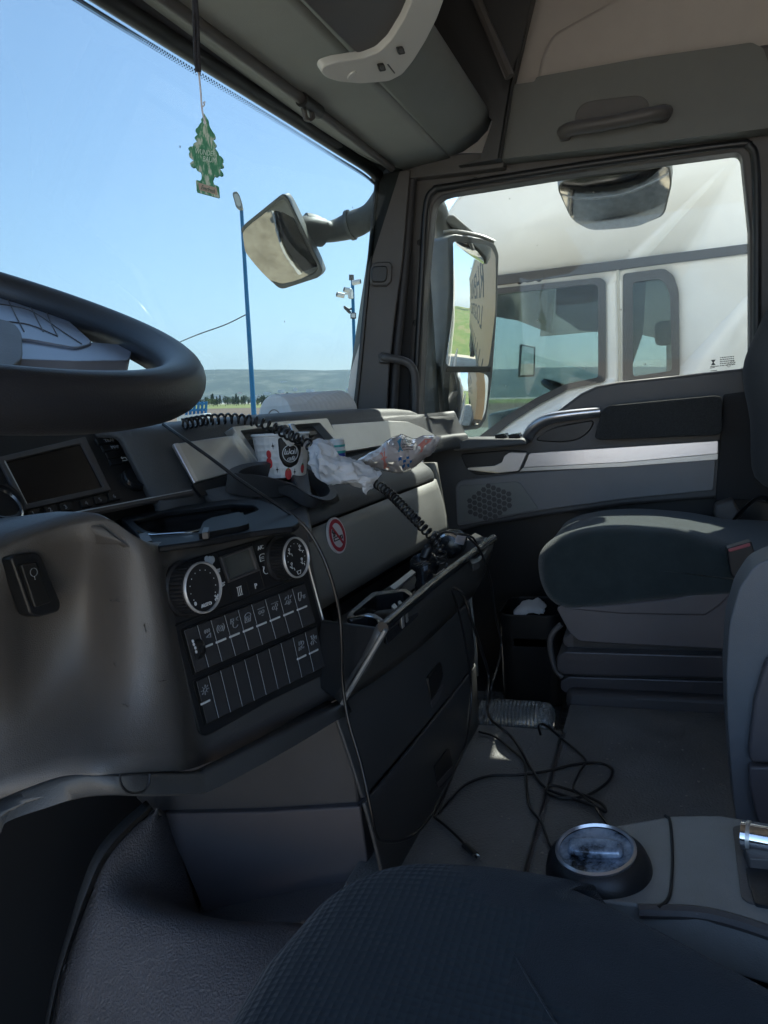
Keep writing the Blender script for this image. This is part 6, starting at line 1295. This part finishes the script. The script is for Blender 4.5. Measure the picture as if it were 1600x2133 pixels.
# ================================================================== neighbouring white truck and its trailer
ntk = thing("white_truck", "white truck cab parked close alongside beyond the passenger window", "truck", (4.5, -0.5, -2.4))
XN = 3.05; NP = PL((XN, 0, 0), (0, -1, 0), (0, 0, 1))
flank_o = [(905, 1000), (918, 640), (926, 500), (936, 446), (958, 414), (1010, 386), (1090, 366), (1160, 355), (1300, 330), (1560, 296), (1900, 240), (1900, 1600), (890, 1600)]
fl_ = slab("cab_flank", NP, flank_o, -0.04, 0.0, M_truck, ntk, r=8)
win1 = [(880, 622), (1040, 602), (1245, 581), (1254, 588), (1254, 792), (1180, 806), (1120, 835), (1060, 872), (1000, 920), (880, 960)]
win2 = [(1306, 574), (1380, 566), (1398, 578), (1407, 610), (1410, 778), (1306, 792)]
cs = [slab("c", NP, w_, -0.1, 0.05, M_truck, None, r=8) for w_ in (win1, win2)]
cut(fl_, cs)
slab("window_pane", NP.up(-0.02), win1, -0.006, 0.0, M_tglass, ntk); slab("window_pane", NP.up(-0.02), win2, -0.006, 0.0, M_tglass, ntk)
ringslab("window_surround", NP, [(870, 622), (1040, 600), (1250, 578), (1262, 586), (1262, 794), (1182, 812), (1124, 842), (1064, 880), (1004, 930), (870, 970)], [(884, 632), (1040, 612), (1238, 591), (1246, 598), (1246, 786), (1178, 800), (1118, 828), (1058, 864), (994, 912), (884, 950)], -0.01, 0.006, M_truckgrey, ntk, r=6)
ringslab("window_surround", NP, [(1298, 570), (1384, 559), (1404, 574), (1414, 608), (1416, 784), (1298, 796)], [(1318, 588), (1374, 580), (1388, 592), (1396, 616), (1400, 772), (1318, 784)], -0.01, 0.004, M_truckgrey, ntk, r=8)
slab("side_stripe", NP, [(925, 587), (1040, 573), (1900, 464), (1900, 484), (1040, 594), (925, 608)], 0.0, 0.010, M_truckgrey, ntk, bevel=0.003)
MB().tube([NP.px(1287, 562, 0.004), NP.px(1291, 700, 0.004), NP.px(1292, 930, 0.004)], 0.006, seg=6).obj("door_gap", mat("door_seal_beige", (0.45, 0.43, 0.36), 0.6), ntk)
for a, b in ((1083, 585), (1123, 580)): MB().lathe([(0.013, 0.001), (0, 0.001)], NP.px(a, b, 0.0), NP.n, 16).obj("bolt_hole", M_truckgrey, ntk)
slab("slot", NP, [(1094, 582), (1112, 579), (1113, 586), (1095, 589)], 0.0, 0.0015, M_truckgrey, ntk, r=3)
# curved roof fairing, far flank, ends, inside
ro = [(918, 640), (926, 500), (936, 446), (958, 414), (1010, 386), (1090, 366), (1160, 355), (1300, 330), (1560, 296), (1900, 240)]
rows = []
for k in range(9):
    t = k/8*math.pi/2; row = []
    for i, (a, b) in enumerate(ro):
        p = NP.px(a, b, 0.0); k2 = min(1, max(0, (0.50-p.y)/0.9)); row.append(Vector((p.x+1.0*(1-math.cos(t)), p.y-0.14*(1-math.cos(t))*(1-k2), p.z+1.06*k2*math.sin(t))))  # height of the unseen roof shaped to shade the passenger seat
    rows.append(row)
last = [Vector((5.35, p.y, p.z)) for p in rows[-1]]; rows.append(last)
MB().grid(rows).obj("roof_fairing", M_truck, ntk, smooth=60, solid=0.01)
far_o = pxs(NP, flank_o); MB
wf = MB().prism([Vector((5.75, p.y, p.z)) for p in far_o], (0.04, 0, 0)).obj("cab_flank", M_truck, ntk)
c1 = MB().prism([Vector((5.7, p.y, p.z)) for p in pxs(NP, [(840, 640), (1210, 600), (1400, 640), (1400, 800), (1150, 812), (1060, 870), (840, 940)])], (0.2, 0, 0)).obj("c", M_truck)
cut(wf, [c1])
MB().box((4.55, 0.70, -1.2), (2.3, 0.06, 2.2)).obj("front_wall", M_truck, ntk, bevel=0.02)
MB().box((4.55, -1.45, -0.4), (2.4, 0.06, 3.0)).obj("rear_wall", M_truck, ntk)
MB().box((4.55, -0.35, -0.62), (2.3, 2.1, 0.10)).obj("cab_floor", M_dark, ntk)
MB().box((4.55, 0.50, -0.28), (2.3, 0.34, 0.30)).obj("dashboard", M_dark, ntk, bevel=0.05)
M_tan = mat("brown_curtain", (0.22, 0.16, 0.13), 0.9)
MB().box((4.0, -0.62, 0.15), (0.5, 0.18, 0.9)).obj("seat_back", M_tan, ntk, bevel=0.06, seg=3)
MB().box((4.55, -1.2, 0.2), (2.2, 0.05, 1.7)).obj("bunk_curtain", M_tan, ntk)
MB().prism([NP.px(*q)+Vector((0.12, 0, 0)) for q in [(1150, 590), (1262, 578), (1262, 690), (1200, 684), (1150, 650)]], (0.02, 0, 0)).obj("side_curtain", M_tan, ntk)
MB().prism([NP.px(*q)+Vector((0.14, 0, 0)) for q in [(1300, 570), (1345, 566), (1338, 690), (1300, 800)]], (0.02, 0, 0)).obj("side_curtain", M_tan, ntk)
MB().box((3.75, -0.05, -0.20), (0.5, 0.5, 0.16)).obj("seat_cushion", M_tan, ntk, bevel=0.05, seg=3)
MB().tube(crv([Vector((3.5, 0.55, 0.72)), Vector((4.2, 0.68, 0.70)), Vector((5.4, 0.60, 0.72))], 6), 0.05, seg=8).obj("sun_visor", M_dark, ntk)
MB().box((3.13, -0.02, 0.16), (0.05, 0.07, 0.09)).obj("lock_knob", M_black, ntk, bevel=0.02)
MB().tube([Vector((3.85+0.22*math.cos(t), 0.33+0.2*math.sin(t), -0.08+0.10*math.sin(t))) for t in [2*math.pi*k/40 for k in range(40)]], 0.017, seg=8, closed=True).obj("steering_wheel_rim", M_dark, ntk)
MB().box((4.55, -0.3, 0.9), (2.3, 2.0, 0.04)).obj("headliner", M_fabric_liner, ntk)
mm_ = MB().prism([P(a, b, x=5.95) for a, b in [(1084, 716), (1116, 722), (1114, 784), (1080, 786)]], (0.08, 0.02, 0)).obj("far_mirror", M_mirrorbody, ntk, bevel=0.01)
MB().prism([P(a, b, x=5.94) for a, b in [(1088, 720), (1113, 725), (1111, 780), (1084, 782)]], (0.004, 0, 0)).obj("mirror_glass", M_mirror, mm_)
MB().box((4.55, 0.1, -1.9), (2.2, 1.0, 0.9)).obj("chassis", M_black, ntk)
for y_ in (0.1, -3.4):
    w_ = MB().lathe([(0.30, -0.14), (0.50, -0.14), (0.52, -0.08), (0.52, 0.10), (0.48, 0.14), (0.30, 0.14)], (3.3, y_, -1.80), (1, 0, 0), 36).obj("wheel", M_rubber, ntk, smooth=50)
    MB().lathe([(0.29, -0.145), (0.20, -0.06), (0.08, -0.10), (0, -0.10)], (3.3, y_, -1.80), (1, 0, 0), 28, caps=False).obj("rim", M_silver, w_)

trl = thing("trailer", "cream curtain-sided trailer with grey lettering seen in the side mirror", "trailer", (4.5, -9, -2.4))
M_tarp = mat("cream_tarpaulin", (0.40, 0.29, 0.18), 0.55, bump=0.3, bscale=1.2, var=0.05, bdist=0.05)
MB().box((4.28, -9.0, 0.20), (2.5, 13.6, 2.75)).obj("curtain_box", M_tarp, trl, bevel=0.02)
MB().box((4.28, -9.0, 1.64), (2.54, 13.64, 0.12)).obj("roof_rail", M_silver, trl, bevel=0.01)
MB().box((4.28, -9.0, -1.25), (2.5, 13.6, 0.14)).obj("side_rail", M_dark, trl, bevel=0.01)
for k in range(12): MB().box((3.022, -2.9-1.1*k, -1.02), (0.012, 0.06, 0.34)).obj("strap", M_dark, trl)
for k in range(3):
    w_ = MB().lathe([(0.28, -0.15), (0.48, -0.15), (0.50, -0.1), (0.50, 0.10), (0.48, 0.15), (0.28, 0.15)], (3.25, -11.4-1.3*k, -1.86), (1, 0, 0), 36).obj("wheel", M_rubber, trl, smooth=50)
    MB().lathe([(0.28, -0.155), (0.18, -0.08), (0, -0.10)], (3.25, -11.4-1.3*k, -1.86), (1, 0, 0), 28, caps=False).obj("rim", M_silver, w_)
MB().box((4.28, -9.0, -1.5), (1.0, 12.6, 0.3)).obj("chassis", M_black, trl)
M_letter = mat("slate_lettering", (0.03, 0.035, 0.045), 0.6)
text("trailer_lettering", "RHENUS", (3.026, -9.0, 0.75), (0, -1, 0), (0, 0, 1), 1.25, M_letter, trl, thick=0.003, squash=2.0)
text("trailer_lettering", "LOGISTICS", (3.026, -9.0, -0.10), (0, -1, 0), (0, 0, 1), 0.80, M_letter, trl, thick=0.003, squash=2.2)

# ================================================================== posts, wire, fence, far trees and town
lp = thing("street_lamp", "tall blue lamp post with oval pale lamp head beyond the windshield", "street lamp", G(528, 864))
LB = P(530, 880, d=27.0); LT = P(503, 436, d=28.6); k_ = (LB.dot(GN)-GO.dot(GN)); LF = LB+(LB-LT).normalized()*(k_/abs((LB-LT).normalized().dot(GN)))
MB().tube([LF, LB.lerp(LT, 0.3), LT], [0.095, 0.080, 0.060], seg=12).obj("pole", M_bluepost, lp, smooth=60)
MB().tube([LT, P(500, 428, d=28.4)], 0.075, seg=10).obj("bracket", M_silver, lp)
hp_ = PL(P(494, 414, d=28.3), Vector((AX[0], AY[0], AZ[0])), -Vector((AX[1], AY[1], AZ[1])))
hq = [(484, 404), (486, 399), (494, 398), (499, 406), (505, 426), (504, 433), (498, 436), (491, 430)]
slab("lamp_head", hp_, hq, -0.14, 0.0, mat("lamp_head_grey", (0.22, 0.22, 0.20), 0.5), lp, r=3, bevel=0.02)
slab("lamp_glass", hp_, scl(hq, 0.72), 0.0, 0.012, mat("lamp_lens", (0.55, 0.53, 0.46), 0.3), lp, r=3)
cp = thing("camera_post", "blue post with white security cameras and a floodlight near the windshield pillar", "camera post", G(738, 864))
CB = P(740, 800, d=26.0); CTt = P(734, 574, d=26.6); k_ = (CB.dot(GN)-GO.dot(GN)); CF = CB+(CB-CTt).normalized()*(k_/abs((CB-CTt).normalized().dot(GN)))
MB().tube([CF, CTt], 0.055, seg=12).obj("post", M_bluepost, cp, smooth=60)
MB().tube([P(732, 572, d=26.5), P(732, 584, d=26.5)], 0.08, seg=10).obj("post_cap", M_dark, cp)
for (a, b, l) in ((743, 587, 9), (724, 604, -8), (709, 614, -8)):
    c_b = MB().tube([P(a-l*.9, b+2, d=26.3), P(a+l*.9, b-1, d=26.2)], 0.085, seg=12).obj("camera", M_white, cp, smooth=50)
    MB().tube([P(a+l*.9, b-1, d=26.2), P(a+l*1.05, b-1.2, d=26.2)], 0.06, seg=10).obj("lens", M_dark, c_b)
MB().tube([P(706, 613, d=26.3), P(736, 611, d=26.4)], 0.03, seg=8).obj("bracket", M_white, cp)
MB().box(P(730, 612, d=26.3), (0.22, 0.12, 0.3)).obj("junction_box", M_white, cp, bevel=0.02)
MB().tube([P(716, 638, d=26.3), P(726, 644, d=26.3), P(734, 643, d=26.4)], 0.035, seg=8).obj("bracket", M_dark, cp)
MB().tube([P(718, 640, d=26.3), P(730, 652, d=26.3)], 0.05, seg=8).obj("spotlight", M_dark, cp)
fp_ = PL(P(736, 657, d=26.2), Vector((AX[0], AY[0], AZ[0])), -Vector((AX[1], AY[1], AZ[1])))
slab("floodlight", fp_, [(730, 651), (742, 651), (742, 663), (730, 663)], -0.06, 0.0, M_dark, cp, bevel=0.01)
slab("floodlight_glass", fp_, [(732, 653), (740, 653), (740, 661), (732, 661)], 0.0, 0.01, M_white, cp)
ow = MB().tube(crv([P(300, 745, d=40), P(385, 708, d=33), P(420, 694, d=31), P(470, 676, d=29.5), P(513, 655, d=28)], 8), 0.022, seg=6).obj("overhead_wire", M_cable, loc=P(420, 694, d=31)); tag(ow, "thin dark overhead wire running from the blue lamp post to the left", "wire")
bf = thing("blue_barrier", "bright blue metal barrier with white base at the far edge of the yard", "barrier", G(410, 872))
for k in range(6): MB().tube([P(388+8*k, 868, d=30), P(390+8*k, 836, d=30)], 0.05, seg=6).obj("upright", M_bluepost, bf)
for b in (840, 853): MB().tube([P(380, b+2, d=30), P(432, b, d=30)], 0.05, seg=6).obj("rail", M_bluepost, bf)
MB().box(P(405, 874, d=30), (0.5, 1.2, 0.4)).obj("base_block", M_white, bf, bevel=0.02)

M_leafd = pattern("dark_leaves", [(0.02, 0.045, 0.018), (0.05, 0.085, 0.03)], 0.6, rough=0.8); M_leafl = pattern("spring_leaves", [(0.07, 0.11, 0.025), (0.15, 0.18, 0.05)], 0.6, rough=0.8)
M_leafo = pattern("pale_budding_leaves", [(0.20, 0.17, 0.08), (0.30, 0.25, 0.12)], 0.6, rough=0.8); M_bark = mat("bark", (0.10, 0.08, 0.06), 0.9)
def tree_mesh(name, h, w, mleaf, seed, conif=False, nl=260):
    rg = random.Random(seed); mb = MB()
    mb.tube([Vector((0, 0, -0.3)), Vector((0.05*w, 0, h*.35)), Vector((0, 0.03*w, h*.8))], [h*.028, h*.018, h*.006], seg=6, mi=1)
    for k in range(5):
        a = rg.uniform(0, 6.28); z0 = h*rg.uniform(.25, .5); mb.tube([Vector((0, 0, z0)), Vector((math.cos(a)*w*.3, math.sin(a)*w*.3, z0+h*.22))], [h*.010, h*.004], seg=5, mi=1)
    lob = [(Vector((rg.uniform(-.3, .3)*w, rg.uniform(-.3, .3)*w, h*rg.uniform(.35, .85))), rg.uniform(.22, .36)*w) for _ in range(9)]
    for _ in range(nl):
        if conif: z = h*rg.uniform(.12, 1)**0.8; rr = w*.42*(1.02-z/h)+.05*w; a = rg.uniform(0, 6.28); p = Vector((math.cos(a)*rr*rg.uniform(.4, 1), math.sin(a)*rr*rg.uniform(.4, 1), z))
        else:
            c, r = rg.choice(lob); d = Vector((rg.gauss(0, 1), rg.gauss(0, 1), rg.gauss(0, 1))).normalized(); p = c+d*r*rg.uniform(.6, 1.08)
        s = h*rg.uniform(.03, .06); u = Vector((rg.gauss(0, 1), rg.gauss(0, 1), rg.gauss(0, 1))).normalized(); v = u.cross(Vector((rg.gauss(0, 1), rg.gauss(0, 1), rg.gauss(0, 1)))).normalized()
        mb.add([p-u*s-v*s*.6, p+u*s-v*s*.6, p+u*s*.8+v*s*.7, p-u*s*.7+v*s*.6], [(0, 1, 2, 3)], 0)
    o = mb.obj(name, [mleaf, M_bark], None, smooth=None, recalc=False); return o
GNr = Vector((0, 0, 1)).rotation_difference(GN)
def put(o, p, s, rz, label, cat, group):
    o.rotation_mode = 'QUATERNION'; o.rotation_quaternion = GNr @ Matrix.Rotation(rz, 3, 'Z').to_quaternion(); o.location = p; o.scale = (s, s, s); tag(o, label, cat, group)
kinds = [("conifer_tree", tree_mesh("conifer_tree", 9, 4.0, M_leafd, 1, True), "dark conifer in the far tree line below the hills"), ("leafy_tree", tree_mesh("leafy_tree", 8, 6.5, M_leafd, 2), "dark leafy tree in the far tree line below the hills"), ("spring_tree", tree_mesh("spring_tree", 6, 6.0, M_leafl, 3), "light green spring tree in the far tree line below the hills")]
used = [False]*3; rg = random.Random(11)
def put_kind(k, p, s, rz):
    nm, src, lb = kinds[k]; o = src if not used[k] else src.copy()
    if used[k]: C.objects.link(o)
    used[k] = True; put(o, p, s, rz, lb, "tree", {0: "far dark conifers", 1: "far dark leafy trees", 2: "far light green trees"}[k])
for i in range(230):
    d = rg.uniform(430, 700); s = rg.uniform(-0.155, 0.155)*d
    put_kind(rg.choices((0, 1, 2), (3, 3, 2))[0], far(d, s), rg.uniform(.45, .85), rg.uniform(0, 6.28))
o = tree_mesh("budding_tree", 12, 10, M_leafo, 8, nl=380); put(o, G(632, 838), 1.0, 0.4, "pale brownish budding tree standing taller in the far tree line", "tree", None)
if "group" in o: del o["group"]
# town houses below the hills
M_wallw = mat("white_render", (0.62, 0.60, 0.56), 0.8); M_roof = mat("red_roof", (0.28, 0.12, 0.08), 0.8)
def house(nm, w, l, h, flat):
    mb = MB(); mb.box((0, 0, h/2), (w, l, h))
    if not flat: mb.prism([(-w*.55, -l*.53, h), (w*.55, -l*.53, h), (0, -l*.53, h*1.5)], (0, l*1.06, 0), mi=1)
    return mb.obj(nm, [M_wallw, M_roof, M_dark], None, smooth=None)
hk = [(house("town_house", 12, 15, 8, False), "white town house with red roof far below the hills", "far town houses"), (house("apartment_block", 16, 34, 20, True), "pale flat-roofed apartment block far below the hills", "far apartment blocks")]
uh = [False, False]
for i in range(130):
    k = 0 if rg.random() < .7 else 1; src, lb, gr = hk[k]; o = src if not uh[k] else src.copy()
    if uh[k]: C.objects.link(o)
    uh[k] = True; t_ = rg.random()**2*0.40+0.02; d = 4300+1900*t_; s_ = rg.uniform(-0.17, 0.17)*d
    put(o, far(d, s_, hill_h(t_, s_)-3), rg.uniform(0.7, 1.5), rg.uniform(0, 6.28), lb, "building", gr)
# trees on the bank behind the trucks (seen in the mirrors)
bt = tree_mesh("bank_tree", 6, 4.5, M_leafd, 21, True, 160); first = True
for i in range(26):
    o = bt if first else bt.copy()
    if not first: C.objects.link(o)
    first = False; s = rg.uniform(-40, 50); put(o, gp(s, -44-rg.uniform(0, 7), 3.6), rg.uniform(.7, 1.3), rg.uniform(0, 6.28), "dark conifer on top of the grassy bank behind the trucks", "tree", "trees on the bank")

# ------------------------------------------------------------------ the air over the plain
hz = MB().box((0, 0, -150), (24000, 24000, 2000)).obj("haze", None or mat("haze_air", (1, 1, 1)), None, smooth=None); hz["kind"] = "stuff"
hm = MT["haze_air"]; t = hm.node_tree; t.nodes.clear(); ho_ = t.nodes.new("ShaderNodeOutputMaterial"); pv = t.nodes.new("ShaderNodeVolumePrincipled")
pv.inputs["Color"].default_value = (0.68, 0.84, 1.0, 1); pv.inputs["Density"].default_value = 0.00009; pv.inputs["Anisotropy"].default_value = 0.2
t.links.new(pv.outputs[0], ho_.inputs["Volume"])
